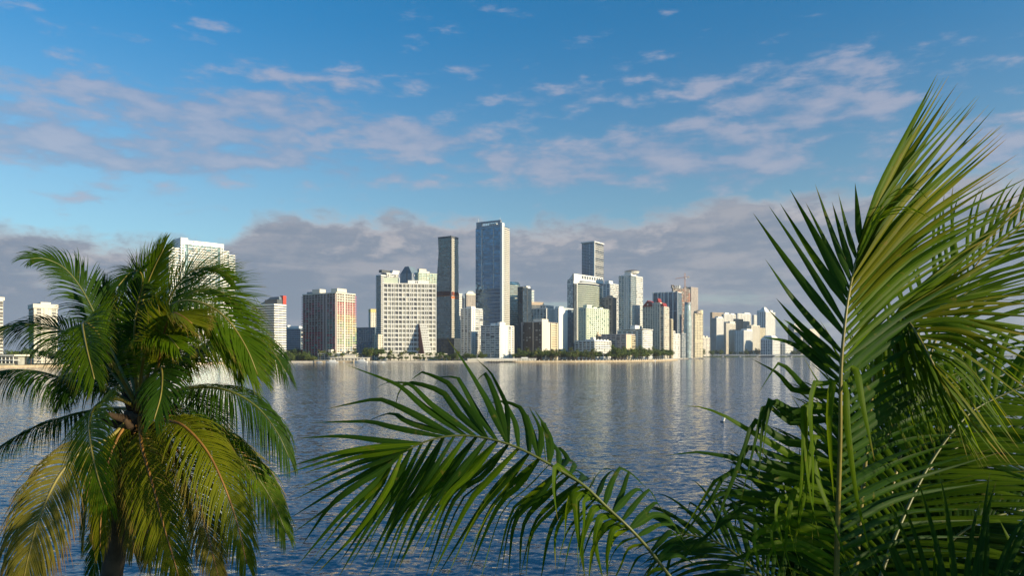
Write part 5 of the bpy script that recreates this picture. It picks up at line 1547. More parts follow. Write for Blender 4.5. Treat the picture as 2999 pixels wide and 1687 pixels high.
FL = [  # control points, hint, leaflet length, leaf, stalk, wind, droop, options
    ([C0, (500, 560, .1), (432, 420, .2), (362, 270, .2), (280, 158, .1), (190, 112, -.1), (128, 112, -.3)], (.4, -.55, .6), .62, 'leaf_deep', 'rachis_green', (-.25, 0, 0), (.7, 1.1), dict(start=.25, a0=60, side_len=(1.0, .8))),
    ([C0, (480, 560, -.5), (410, 425, -1.0), (352, 378, -1.5), (362, 470, -2.1), (398, 620, -2.5)], (-.3, -.6, .6), .68, 'leaf_fresh', 'rachis_yellow', (.0, 0, 0), (.5, .9), dict(start=.3)),
    ([C0, (470, 590, .3), (345, 465, .5), (200, 392, .4), (70, 395, .2), (-20, 420, .1)], (0, -.5, .8), .72, 'leaf_deep', 'rachis_green', (-.1, 0, 0), (1.2, 1.8), dict(start=.2)),
    ([C0, (450, 660, -.2), (300, 628, -.4), (160, 588, -.7), (30, 582, -.9), (-70, 610, -1.0)], up, .82, 'leaf_deep', 'rachis_green', (0, 0, 0), (2.2, 3.2), dict(start=.16)),
    ([C0, (440, 745, .6), (300, 772, .8), (150, 822, .9), (20, 890, .8), (-60, 960, .7)], up, .80, 'leaf_deep', 'rachis_green', (0, 0, 0), (2.2, 3.4), dict(start=.15)),
    ([C0, (500, 705, -.7), (430, 715, -1.3), (382, 770, -1.9), (380, 880, -2.4), (412, 1030, -2.7), (452, 1150, -2.8)], (-.2, -.9, .3), .62, 'leaf_fresh', 'rachis_yellow', (.0, 0, 0), (.7, 1.2), dict(start=.26)),
    ([C0, (470, 860, -.5), (340, 930, -.9), (245, 1035, -1.2), (165, 1210, -1.4), (115, 1390, -1.5), (95, 1500, -1.5)], (.25, -.9, .35), .85, 'leaf_old', 'rachis_yellow', (.12, 0, 0), (1.6, 2.4), dict(start=.3)),
    ([(580, 770, .1), (520, 950, .5), (460, 1130, .7), (415, 1320, .8), (385, 1500, .8)], (-.2, -.9, .3), .60, 'leaf_deep', 'rachis_green', (0, 0, 0), (.6, 1.0), dict(start=.15, a0=55)),
    ([C0, (592, 850, -.5), (602, 920, -.8), (645, 1070, -1.1), (690, 1240, -1.3), (735, 1390, -1.4), (765, 1500, -1.4)], (.1, -1, .2), .72, 'leaf_yellow', 'rachis_orange', (0, 0, 0), (.9, 1.4), dict(start=.18, a0=58)),
    ([C0, (680, 790, -.6), (770, 815, -1.0), (870, 920, -1.3), (945, 1070, -1.5), (1000, 1230, -1.6), (1040, 1400, -1.6)], (.5, -.7, .5), .74, 'leaf_yellow', 'rachis_orange', (0, 0, 0), (1.4, 2.0), dict(start=.2)),
    ([C0, (690, 790, -.1), (820, 815, -.2), (960, 905, -.3), (1080, 1030, -.3), (1160, 1160, -.3), (1205, 1270, -.3)], (.4, -.5, .8), .78, 'leaf_fresh', 'rachis_green', (0, 0, 0), (1.6, 2.4), dict(start=.15)),
    ([C0, (690, 690, .1), (820, 655, .0), (960, 668, -.2), (1080, 735, -.3), (1165, 840, -.4), (1218, 950, -.4)], (.1, -.3, 1), .85, 'leaf_deep', 'rachis_green', (0, 0, 0), (2.0, 3.0), dict(start=.14)),
    ([C0, (700, 640, .5), (790, 530, .6), (900, 455, .5), (1030, 430, .4), (1130, 480, .3), (1205, 590, .2)], (.2, -.3, 1), .80, 'leaf_deep', 'rachis_green', (.2, 0, 0), (1.6, 2.4), dict(start=.16)),
    ([C0, (645, 520, -.4), (690, 345, -.8), (765, 290, -1.0), (870, 305, -1.2), (965, 375, -1.3), (1040, 490, -1.4), (1085, 600, -1.4)], (.2, -.5, .8), .80, 'leaf_fresh', 'rachis_yellow', (.55, 0, .05), (.7, 1.2), dict(start=.3)),
    ([C0, (600, 560, .1), (590, 380, .2), (612, 250, .2), (650, 150, .1), (690, 70, 0)], (0, -1, .2), .66, 'leaf_fresh', 'rachis_yellow', (.4, 0, .15), (-.1, .2), dict(start=.3, a0=50, a1=14)),
    ([C0, (640, 500, .2), (700, 310, .3), (770, 195, .3), (850, 148, .2), (930, 160, .1), (985, 205, 0)], (0, -.7, .8), .82, 'leaf_fresh', 'rachis_yellow', (.6, 0, .35), (0, .3), dict(start=.28, side_len=(1, .7))),
    ([C0, (645, 500, .0), (705, 365, -.2), (790, 270, -.4), (880, 240, -.5), (960, 270, -.6), (1020, 340, -.6)], (.1, -.6, .8), .84, 'leaf_fresh', 'rachis_yellow', (.65, 0, .2), (.2, .6), dict(start=.3)),
    ([C0, (670, 560, -.3), (745, 430, -.6), (830, 365, -.9), (915, 390, -1.1), (980, 470, -1.2), (1025, 580, -1.2)], (.2, -.6, .7), .84, 'leaf_fresh', 'rachis_yellow', (.5, 0, .0), (.6, 1.2), dict(start=.3)),
    ([C0, (690, 600, .2), (810, 500, .2), (920, 470, .1), (1010, 510, .0), (1080, 600, .0)], (.2, -.4, .9), .82, 'leaf_fresh', 'rachis_green', (.4, 0, 0), (1.0, 1.6), dict(start=.25)),
    ([C0, (565, 520, -.3), (575, 330, -.5), (600, 225, -.6), (590, 165, -.8), (545, 175, -1.0), (500, 225, -1.2)], (0, -.7, .7), .50, 'leaf_deep', 'rachis_yellow', (.1, 0, 0), (.5, 1.0), dict(start=.35)),
    ([C0, (655, 610, -1.0), (680, 480, -1.4), (715, 350, -1.6), (760, 350, -1.8), (810, 385, -1.9)], (.6, -.6, .3), .62, 'leaf_yellow', 'rachis_orange', (.6, 0, 0), (.2, .5), dict(start=.55)),
    ([C0, (640, 640, -.9), (672, 575, -1.4), (684, 600, -1.8), (678, 690, -2.2), (650, 790, -2.4)], (.1, -.9, .5), .58, 'leaf_deep', 'rachis_yellow', (.1, 0, 0), (.7, 1.1), dict(start=.3)),
    ([C0, (545, 580, .4), (500, 430, .6), (465, 320, .7), (430, 230, .7)], (.3, -.9, .2), .60, 'leaf_deep', 'rachis_green', (-.05, 0, .1), (.1, .4), dict(start=.25, a0=58)),
    ([C0, (680, 840, .3), (760, 940, .3), (820, 1080, .3), (865, 1240, .2), (920, 1450, .2)], (.3, -.8, .5), .66, 'leaf_old', 'rachis_orange', (0, 0, 0), (1.0, 1.6), dict(start=.15)),
    ([C0, (610, 860, .5), (630, 1000, .7), (640, 1180, .8), (620, 1400, .8)], (0, -.9, .3), .60, 'leaf_old', 'rachis_orange', (0, 0, 0), (.8, 1.3), dict(start=.1, a0=50)),
    ([C0, (560, 600, .8), (610, 470, 1.1), (690, 380, 1.3), (800, 360, 1.4), (900, 420, 1.4)], (.2, -.4, 1), .75, 'leaf_deep', 'rachis_green', (.4, 0, 0), (.8, 1.4), dict(start=.2)),
    ([C0, (520, 620, .9), (460, 530, 1.2), (390, 520, 1.4), (300, 570, 1.5), (240, 660, 1.5)], (-.2, -.4, 1), .75, 'leaf_deep', 'rachis_green', (0, 0, 0), (1.0, 1.6), dict(start=.2)),
    ([C0, (660, 740, .9), (760, 760, 1.1), (880, 830, 1.2), (980, 960, 1.2)], (.2, -.4, 1), .75, 'leaf_deep', 'rachis_green', (0, 0, 0), (1.4, 2.2), dict(start=.15)),
]
for k, (cp, hint, Lm, lm_, st_, wd, dr, kw) in enumerate(FL):
    frond(pl_, pts(cp, DL, cl), hint, Lm * 1.18, .0140, 120, lm_, st_, 100 + k, rad=.034, wind=wd, droop=dr, nseg=6, kink=.07, **kw)

# fill the round of the crown: fronds behind, above and hanging against the trunk
rr = np.random.default_rng(77)
def grown(az, el, n, step, sag_):
    p = np.array(crown) + np.array([0, 0, -.05]); d = np.array([math.cos(az) * math.cos(el), math.sin(az) * math.cos(el), math.sin(el)])
    out = [Vector(p)]
    for q in range(n):
        p = p + d * step; d = unit(d + np.array([.05, 0, -sag_ * (1 + .35 * q)])); out.append(Vector(p))
    return out
for k, (az, el, sg, lm_, st_, Lm, wx_) in enumerate([(60, 50, .16, 'leaf_deep', 'rachis_green', .85, .5), (120, 55, .15, 'leaf_deep', 'rachis_green', .85, .3), (-60, 55, .17, 'leaf_fresh', 'rachis_yellow', .75, .4), (90, 20, .18, 'leaf_deep', 'rachis_green', .9, .3), (150, 35, .18, 'leaf_deep', 'rachis_green', .85, .2),
                                                    (75, -15, .2, 'leaf_deep', 'rachis_green', .8, 0), (130, -20, .2, 'leaf_deep', 'rachis_green', .8, 0), (20, -10, .22, 'leaf_old', 'rachis_orange', .8, 0)]):
    frond(pl_, grown(R(az), R(el), 6, .52, sg), (0, -.25, 1), Lm, .0140, 105, lm_, st_, 160 + k, rad=.032, start=.24, droop=(.6, 1.3), wind=(wx_, 0, .03), nseg=6, kink=.06)
for k, (az, el) in enumerate([(-100, -35), (-45, -45), (-140, -42), (180, -50), (40, -50), (-75, -52)]):
    frond(pl_, grown(R(az), R(el), 5, .48, .5), (math.cos(R(az)), math.sin(R(az)), .3), .62, .015, 80, 'leaf_old' if k % 2 else 'leaf_yellow', 'rachis_orange', 190 + k, rad=.03, start=.15, a0=50, a1=20, droop=(1.2, 2.2), nseg=6, kink=.15)

# ---- palm on the right, its crown below the edge of the view
DR = 5.0
s_ = lambda x, y: (x, y)
crR = P(2452, 2230, DR)
baseR = Vector((crR.x + .5, crR.y + .5, 1.5))
pr_ = tag(empty('coconut_palm', baseR), 'near coconut palm whose big fronds fill the right side and lower centre', 'palm')
offR = np.array(baseR)
sp, stg, _l = spline([baseR, (baseR.x - .1, baseR.y, 4.5), (crR.x + .1, crR.y, 7.2), crR], 40)
vs, fs = tube(list(sp - offR), [(.20 - .05 * i / 39) * (1 + .05 * (i % 2)) + .1 * max(0, 1 - i / 5) for i in range(40)], 12)
mesh_obj('trunk', vs, fs, M['palm_bark'], pr_, smooth=True)
CR = (2452, 2230, 0)
flat = lambda q: min(1.0, .62 + 1.5 * q) * (1 - .22 * q ** 3)


def stalk_only(palm, ctrl, stalk, rad, label):
    pos, tg, _ = spline(ctrl, 60)
    off = np.array(palm.location)
    vs, fs = tube(list(pos - off), [rad * (1 - .86 * (i / 59) ** .8) + .003 for i in range(60)], 7)
    fr = mesh_obj('frond', vs, fs, M[stalk], palm, smooth=True)
    if label: fr['label'] = label
    return fr, pos, off


def laid_leaflets(fr, pos, off, rows, n, D0, w, leafm, seed, hint=(0, -1, .3), jit=7, djit=.06, tilt=.35, nseg=10, fold=.42, twist=.5, dbase=0.0, joined=False):
    """leaflets laid out from key leaflets along the stalk: a row is ((base), (points...)) each (x, y, depth); n in between them, or the rows alone"""
    r = np.random.default_rng(seed)
    scr = np.stack([CX + pos[:, 0] / pos[:, 1] * F, HY - (pos[:, 2] - H) / pos[:, 1] * F], axis=1)
    A = [np.array([list(b) + [0]] + [list(p) + ([0] if len(p) == 2 else []) for p in ps], float) for b, ps in rows]
    out = []
    if n:
        for i in range(n):
            q = i / (n - 1) * (len(A) - 1) + (r.uniform(-.25, .25) * (len(A) - 1) / n)
            q = min(max(q, 0), len(A) - 1 - 1e-6)
            k = int(q); f = q - k
            a = A[k] * (1 - f) + A[k + 1] * f
            a[1:, :2] += r.normal(0, jit, (len(a) - 1, 2)) * np.linspace(.4, 1.6, len(a) - 1)[:, None]
            a[1:, 2] += r.normal(0, djit, len(a) - 1)
            a[-1, :2] = a[0, :2] + (a[-1, :2] - a[0, :2]) * r.uniform(.92, 1.06)
            out.append(a)
    else: out = A
    JV, JF, JU, jn = [], [], [], 0
    for a in out:
        j = int(np.argmin(np.linalg.norm(scr - a[0, :2], axis=1)))
        base = pos[j]
        cp = [base] + [np.array(P(x, y, D0 + d + dbase)) for x, y, d in a[1:]]
        if len(cp) == 2: cp.insert(1, (cp[0] + cp[1]) / 2 + np.array([0, 0, .03]))
        c, tg, L = spline(cp, nseg + 1)
        if not n and len(cp) > 3:      # kinked leaflets keep their sharp bends
            pl2 = np.array(cp, float)
            Lp = np.concatenate([[0], np.cumsum(np.linalg.norm(np.diff(pl2, axis=0), axis=1))])
            qq = np.linspace(0, Lp[-1], nseg + 1)
            c = .35 * c + .65 * np.stack([np.interp(qq, Lp, pl2[:, e]) for e in range(3)], axis=1)
            tg = np.gradient(c, axis=0); tg /= np.linalg.norm(tg, axis=1)[:, None] + 1e-9
        nr = unit(np.array(hint, float) + r.normal(0, tilt, 3))
        tw = r.normal(0, twist)
        ww0 = w * 1.2 * r.uniform(.82, 1.12) * min(1, .6 + L * .4)
        vs, uv, fs = [], [], []
        for i in range(nseg + 1):
            t = i / nseg
            d = tg[i]
            nr = unit(nr - d * np.dot(nr, d))
            an = tw * t
            s = np.cross(d, nr)
            s2 = s * math.cos(an) + nr * math.sin(an); n2 = nr * math.cos(an) - s * math.sin(an)
            ww = ww0 * (min(1, .42 + 2.6 * t) * (1 - max(0, (t - .22) / .78) ** 1.15) + .012)
            f = fold * (1 - .4 * t)
            vs += [c[i] - s2 * ww * math.cos(f) - n2 * ww * math.sin(f), c[i], c[i] + s2 * ww * math.cos(f) - n2 * ww * math.sin(f)]
            uv += [(0, t), (.5, t), (1, t)]
        for i in range(nseg):
            q = 3 * i
            fs += [[q, q + 1, q + 4, q + 3], [q + 1, q + 2, q + 5, q + 4]]
        lm_ = leafm if isinstance(leafm, str) else leafm[int(r.random() < .3)]
        if joined:
            JV.append(np.array(vs) - off); JF += [[x + jn for x in q] for q in fs]; JU += uv; jn += len(vs)
        else: mesh_obj('leaflet', np.array(vs) - off, fs, M[lm_], fr, uv=uv, smooth=True)
    if joined: mesh_obj('leaflets', np.concatenate(JV), JF, M[lm_], fr, uv=JU, smooth=True, kind='stuff')


z3 = lambda x, y, d=0: (1950 + x / 1.858, 220 + y / 1.858, d)
z4 = lambda x, y, d=0: (1900 + x / 2.109, 1000 + y / 2.109, d)
z2 = lambda x, y, d=0: (840 + x / 1.993, 960 + y / 1.993, d)

# upright frond
fr, pos, po = stalk_only(pr_, pts([CR, (2449, 1900, -.1), (2451, 1600, -.2), (2460, 1300, -.25), (2463, 1080, -.25), (2480, 900, -.2), (2502, 785, -.1), (2524, 690, 0)], DR, s_), 'rachis_yellow', .026, 'upright frond')
right = [((2524, 692), [(2590, 520, .1), z3(1490, 30, .3)]), ((2518, 725), [(2600, 540, .1), z3(1545, 40, .3)]), ((2511, 755), [(2620, 540, .1), z3(1615, 100, .3)]), ((2502, 790), [(2650, 560, .1), z3(1695, 150, .3)]), ((2496, 830), [(2670, 590, .1), z3(1785, 245, .35)]),
         ((2490, 860), [(2690, 620, .1), z3(1850, 320, .35)]), ((2484, 890), [(2700, 660, .1), z3(1930, 480, .35)]), ((2477, 930), [(2690, 730, .1), z3(1990, 640, .35)]), ((2470, 990), [(2670, 810, .1), (2960, 640, .35)]), ((2464, 1050), [(2640, 890, .1), (2900, 740, .35)]),
         ((2462, 1130), [(2620, 1010, .15), (2850, 900, .4)]), ((2461, 1230), [(2620, 1120, .2), (2840, 1040, .45)]), ((2459, 1340), [(2630, 1230, .25), (2850, 1150, .5)]), ((2456, 1450), [(2640, 1340, .3), (2880, 1270, .5)]), ((2453, 1560), [(2650, 1460, .3), (2890, 1420, .5)]), ((2451, 1690), [(2650, 1620, .3), (2890, 1620, .4)])]
laid_leaflets(fr, pos, po, right[9:], 26, DR, .024, 'leaf_deep', 406, hint=(.3, -1, .3), jit=9)  # lower leaflets darker: shade put into the leaf colour
laid_leaflets(fr, pos, po, right[:10], 40, DR, .0225, ('leaf_fresh', 'leaf_yellow'), 401, hint=(.45, -1, .25), jit=9)
left = [((2519, 720), [(2514, 640), z3(1030, 585, -.1)]), ((2508, 765), [(2480, 660), z3(938, 640, -.1)]), ((2503, 790), [(2465, 690), z3(905, 690, -.1)]), ((2498, 815), [(2435, 670), z3(812, 590, -.1)]), ((2494, 845), [(2420, 710), z3(760, 690, -.1)]), ((2489, 870), [(2395, 700), z3(675, 620, -.15)]),
        ((2482, 905), [(2375, 740), z3(622, 698, -.15)]), ((2477, 940), [(2352, 750), z3(560, 710, -.15)]), ((2470, 980), [(2325, 790), z3(475, 750, -.2)]), ((2466, 1020), [(2330, 880), z3(540, 1000, -.2)]), ((2464, 1050), [(2350, 960), z3(598, 1212, -.2)]), ((2463, 1075), [(2335, 965), z3(640, 1330, -.2)]),
        ((2463, 1100), [(2350, 1010), z3(557, 1275, -.2)]), ((2463, 1120), [(2330, 1010), z3(520, 1425, -.25)]), ((2462, 1150), [z4(900, 310, -.1), z4(800, 200, -.2), z4(630, 105, -.3)]), ((2462, 1170), [z4(1000, 320, -.1), z4(900, 210, -.2), z4(810, 125, -.25), z4(735, 230, -.3), z4(675, 325, -.3)])]
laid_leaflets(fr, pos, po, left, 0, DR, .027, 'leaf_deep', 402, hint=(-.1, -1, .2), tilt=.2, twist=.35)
left2 = [((2461, 1190), [z4(900, 430, -.1), z4(775, 358, -.2), z4(735, 480, -.25), z4(700, 720, -.25)]), ((2460, 1215), [z4(900, 470, -.1), z4(750, 365, -.2), z4(700, 560, -.25), z4(680, 860, -.25)]), ((2460, 1240), [z4(880, 500, -.1), z4(720, 380, -.2), z4(660, 620, -.25), z4(570, 980, -.25)]),
         ((2458, 1300), [z4(850, 620, -.1), z4(655, 486, -.2), z4(600, 640, -.25), z4(450, 1010, -.25)]), ((2457, 1335), [z4(830, 720, -.1), z4(615, 640, -.2), z4(520, 860, -.25), z4(370, 1240, -.25)]), ((2456, 1380), [z4(960, 745, -.1), z4(480, 465, -.2), z4(330, 405, -.2), z4(215, 400, -.2)]), ((2456, 1400), [z4(900, 780, -.1), z4(700, 730, -.15), z4(640, 640, -.2), z4(560, 760, -.2)]),
         ((2455, 1425), [z4(800, 800, -.1), z4(520, 718, -.2), z4(300, 685, -.2), z4(115, 705, -.2)]), ((2455, 1440), [z4(850, 850), z4(500, 795, -.15), z4(400, 950, -.2), z4(230, 1190, -.2)]), ((2454, 1470), [z4(850, 900), z4(500, 815, -.1), z4(400, 870, -.15), z4(180, 1230, -.15)]), ((2454, 1490), [z4(820, 950), z4(440, 930, -.15), z4(320, 1060, -.2), z4(140, 1300, -.2)]),
         ((2453, 1510), [z4(800, 970), z4(600, 920), z4(480, 920)]), ((2453, 1530), [z4(800, 1010), z4(560, 960), z4(440, 930, -.1), z4(300, 1130, -.1)]), ((2452, 1550), [z4(850, 1050), z4(650, 990), z4(330, 1220), z4(150, 1400)]), ((2452, 1570), [z4(850, 1090), z4(690, 1060), z4(590, 1055)]), ((2452, 1590), [z4(820, 1120), z4(600, 1090), z4(500, 1070), z4(280, 1280), z4(130, 1430)]),
         ((2451, 1615), [z4(850, 1160), z4(700, 1120), z4(560, 1090)]), ((2451, 1640), [z4(850, 1210), z4(650, 1190), z4(490, 1145)]), ((2451, 1660), [z4(820, 1240), z4(640, 1220), z4(460, 1185)]), ((2451, 1690), [z4(800, 1300), z4(600, 1320), z4(330, 1430)])]
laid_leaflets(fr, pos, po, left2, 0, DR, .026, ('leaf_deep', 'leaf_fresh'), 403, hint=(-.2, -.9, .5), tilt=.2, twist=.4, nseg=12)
hang = [((2462, 1128), [z4(1090, 262, -.2), z4(1025, 258, -.3), z4(1005, 420, -.35), z4(1020, 800, -.35), z4(1010, 1290, -.3)]), ((2462, 1125), [z4(1160, 240, -.2), z4(1130, 255, -.3), z4(1110, 480, -.35), z4(1125, 760, -.35), z4(1145, 985, -.3)]), ((2463, 1120), [z4(1200, 245, -.2), z4(1225, 262, -.3), z4(1225, 480, -.35), z4(1280, 940, -.35), z4(1385, 1385, -.3)]),
        ((2461, 1190), [z4(1040, 385, -.2), z4(965, 402, -.3), z4(965, 620, -.35), z4(950, 860, -.35), z4(905, 1300, -.3)]), ((2460, 1200), [z4(1040, 400, -.2), z4(985, 400, -.3), z4(975, 680, -.35), z4(1000, 950, -.35), z4(1060, 1250, -.3)]), ((2463, 1085), [z4(1265, 150, -.15), z4(1295, 190, -.2), z4(1330, 420, -.25), z4(1395, 740, -.25)]),
        ((2457, 1330), [z4(1040, 560, -.2), z4(1005, 700, -.3), z4(960, 1000, -.35), z4(890, 1280, -.3)]), ((2456, 1370), [z4(1040, 720, -.25), z4(1050, 850, -.3), z4(1140, 1100, -.35), z4(1255, 1460, -.3)]), ((2455, 1440), [z4(980, 880, -.2), z4(900, 930, -.3), z4(860, 1120, -.35), z4(830, 1400, -.3)]), ((2454, 1470), [z4(900, 960, -.2), z4(800, 975, -.3), z4(790, 1100, -.35), z4(860, 1340, -.3), z4(890, 1470, -.3)]),
        ((2453, 1520), [z4(900, 1060, -.2), z4(770, 1120, -.3), z4(760, 1220, -.35), z4(800, 1380, -.3), z4(830, 1480, -.3)]), ((2452, 1560), [z4(860, 1130, -.2), z4(660, 1190, -.3), z4(650, 1260, -.35), z4(690, 1400, -.3), z4(730, 1490, -.3)]), ((2452, 1580), [z4(900, 1160, -.2), z4(850, 1020, -.3), z4(880, 1200, -.35), z4(960, 1460, -.3)]), ((2451, 1640), [z4(900, 1240, -.2), z4(640, 1280, -.3), z4(590, 1380, -.35), z4(600, 1480, -.3)]),
        ((2451, 1660), [z4(950, 1280, -.2), z4(760, 1290, -.3), z4(730, 1400, -.35), z4(700, 1500, -.3)])]
laid_leaflets(fr, pos, po, hang, 0, DR, .026, 'leaf_fresh', 404, hint=(.3, -1, .1), tilt=.15, twist=.25, nseg=12)
# the tattered leaflets that blow across the upright frond
blown = [((2516, 740), [z3(1180, 680, -.1), z3(1300, 620, -.2), z3(1420, 650, -.25), z3(1460, 700, -.25)]), ((2510, 760), [z3(1170, 700, -.1), z3(1290, 640, -.2), z3(1400, 680, -.25), z3(1440, 720, -.25)]), ((2506, 775), [z3(1170, 760, -.1), z3(1290, 710, -.2), z3(1390, 750, -.25), z3(1470, 800, -.25)]), ((2502, 790), [z3(1150, 790, -.1), z3(1260, 730, -.2), z3(1360, 740, -.25), z3(1440, 790, -.25)]), ((2499, 805), [z3(1130, 830, -.1), z3(1220, 770, -.2), z3(1320, 740, -.25), z3(1420, 770, -.25)])]
laid_leaflets(fr, pos, po, blown, 9, DR, .009, 'leaf_fresh', 405, hint=(0, -.5, .9), jit=5, joined=True)

# hooded frond that arches over to the right
fr, pos, po = stalk_only(pr_, pts([CR, (2490, 1850, .35), (2530, 1400, .6), (2565, 1060, .62), (2590, 960, .5), (2623, 926, .4), (2660, 942, .25), (2698, 1000, .05), (2735, 1070, -.1)], DR, s_), 'rachis_yellow', .026, 'arching frond')
fan = [((2548, 1200), [(2640, 1050, .6), (2860, 880, .8)]), ((2560, 1090), [(2650, 950, .6), (2900, 740, .8)]), ((2575, 1000), [(2690, 860, .6), (2960, 600, .8)]), ((2590, 960), [(2760, 810, .55), (3040, 560, .7)]), ((2600, 945), [(2780, 830, .5), (3080, 640, .6)]), ((2612, 933), [(2800, 850, .45), (3090, 720, .5)]), ((2625, 926), [(2810, 870, .4), (3100, 800, .4)]), ((2640, 930), [(2820, 890, .3), (3100, 870, .3)]), ((2655, 938), [(2830, 930, .2), (3090, 950, .2)]),
       ((2670, 955), [(2830, 950, .1), (3080, 1040, .1)]), ((2685, 980), [(2820, 990, 0), (3040, 1130, 0)]), ((2700, 1005), [(2820, 1040), (3000, 1250, -.05)]), ((2715, 1030), [(2830, 1110, -.1), (2990, 1310, -.1)]), ((2730, 1060), [(2820, 1170, -.15), (2975, 1355, -.2)]), ((2735, 1070), [(2810, 1200, -.2), (2925, 1395, -.25)])]
laid_leaflets(fr, pos, po, fan, 60, DR, .0205, ('leaf_fresh', 'leaf_yellow'), 411, hint=(.5, -.9, .3), jit=10)
fall = [((2590, 960), [(2560, 1000, .4), (2540, 1120, .3), (2570, 1260, .2)]), ((2600, 947), [(2590, 1010, .35), (2610, 1150, .25), (2640, 1300, .15)]), ((2612, 935), [(2620, 1020, .3), (2650, 1160, .2), (2690, 1318, .1)]), ((2625, 928), [(2650, 1030, .25), (2690, 1170, .15), (2745, 1327, .05)]), ((2645, 934), [(2680, 1040, .2), (2720, 1160, .1), (2770, 1300, 0)]), ((2665, 950), [(2710, 1050, .1), (2750, 1160), (2802, 1296, -.1)]), ((2690, 990), [(2730, 1080, 0), (2775, 1190, -.1), (2830, 1318, -.15)]), ((2715, 1035), [(2750, 1120, -.1), (2800, 1230, -.15), (2870, 1365, -.2)]), ((2735, 1070), [(2770, 1160, -.15), (2830, 1270, -.2), (2915, 1393, -.25)])]
laid_leaflets(fr, pos, po, fall, 46, DR, .017, 'leaf_fresh', 412, hint=(.3, -.9, .5), jit=7, joined=True)

# frond across the lower centre
fr, pos, po = stalk_only(pr_, pts([CR, (2230, 1990, -.35), (1990, 1722, -.55), (1904, 1614, -.6), (1843, 1547, -.65), (1778, 1487, -.65), (1713, 1424, -.65), (1653, 1386, -.62), (1593, 1351, -.6), (1517, 1312, -.58), (1442, 1288, -.55), (1367, 1276, -.5), (1292, 1281, -.5), (1216, 1306, -.5), (1151, 1346, -.5)], DR, s_), 'rachis_green', .016, 'frond drooping across the lower centre')
DC = -.5
b2 = lambda x, y: z2(x, y)[:2]
upper = [(b2(890, 645), [z2(600, 575), z2(480, 545), z2(130, 555)]), (b2(950, 635), [z2(700, 545), z2(620, 490), z2(500, 530), z2(370, 640)]), (b2(1000, 632), [z2(700, 480), z2(530, 412), z2(230, 475)]), (b2(1050, 632), [z2(800, 460), z2(650, 330), z2(350, 218)]), (b2(1100, 634), [z2(850, 450), z2(720, 322), z2(580, 318), z2(505, 362)]), (b2(1140, 637), [z2(1000, 500), z2(910, 372), z2(740, 318), z2(660, 345), z2(618, 520)]),
         (b2(1165, 640), [z2(1050, 470), z2(940, 322), z2(790, 258), z2(718, 312)]), (b2(1215, 650), [z2(1120, 500), z2(1000, 288), z2(890, 288), z2(812, 430)]), (b2(1265, 660), [z2(1170, 420), z2(1050, 220), z2(935, 60)]), (b2(1305, 675), [z2(1230, 430), z2(1160, 262), z2(1105, 310), z2(1082, 420)]), (b2(1325, 685), [z2(1280, 450), z2(1190, 262), z2(1105, 182)]), (b2(1365, 700), [z2(1340, 560), z2(1270, 428), z2(1190, 430), z2(1160, 560)]),
         (b2(1405, 715), [z2(1410, 600), z2(1370, 470), z2(1260, 425), z2(1170, 450)]), (b2(1450, 745), [z2(1440, 620), z2(1395, 490), z2(1388, 600)]), (b2(1490, 770), [z2(1480, 600), z2(1412, 460)]), (b2(1510, 780), [z2(1530, 650), z2(1490, 520), z2(1500, 650), z2(1520, 860)]), (b2(1540, 795), [z2(1540, 640), z2(1440, 470)]), (b2(1580, 820), [z2(1590, 720), z2(1540, 660), z2(1430, 690), z2(1410, 760)]), (b2(1610, 840), [z2(1640, 760), z2(1590, 700), z2(1470, 740)]),
         (b2(1650, 870), [z2(1690, 790), z2(1640, 760), z2(1560, 830), z2(1580, 1120)]), (b2(1690, 900), [z2(1740, 860), z2(1690, 830), z2(1600, 850), z2(1520, 960)]), (b2(1730, 925), [z2(1760, 880), z2(1720, 860), z2(1590, 870)]),
         (b2(1770, 960), [z2(1790, 880), z2(1850, 820), z2(1900, 830)]), (b2(1810, 1000), [z2(1850, 880), z2(1900, 830), z2(1960, 880)]), (b2(1850, 1035), [z2(1900, 900), z2(1950, 815), z2(2060, 890)]), (b2(1890, 1070), [z2(1960, 960), z2(2000, 840), z2(2110, 950)]), (b2(1920, 1100), [z2(2020, 960), z2(2060, 940), z2(2120, 1010)]), (b2(1950, 1125), [z2(2060, 1000), z2(2120, 945), z2(2190, 1070)]), (b2(1990, 1160), [z2(2130, 1040), z2(2160, 1020), z2(2210, 1090)]), (b2(2020, 1190), [z2(2150, 1090), z2(2230, 1110), z2(2330, 1260)]), (b2(2060, 1230), [z2(2170, 1150), z2(2260, 1150), z2(2290, 1200)]), (b2(2110, 1290), [z2(2240, 1180), z2(2320, 1260), z2(2390, 1370)]), (b2(2150, 1340), [z2(2250, 1270), z2(2320, 1280)]), (b2(2180, 1380), [z2(2290, 1330), z2(2400, 1400)])]
laid_leaflets(fr, pos, po, [(b, [(x, y, d + .08 * (k + 1)) for k, (x, y, d) in enumerate(p)]) for b, p in upper], 0, DR, .0235, 'leaf_deep', 421, hint=(.1, -.9, .5), tilt=.2, twist=.3, dbase=DC, nseg=12)
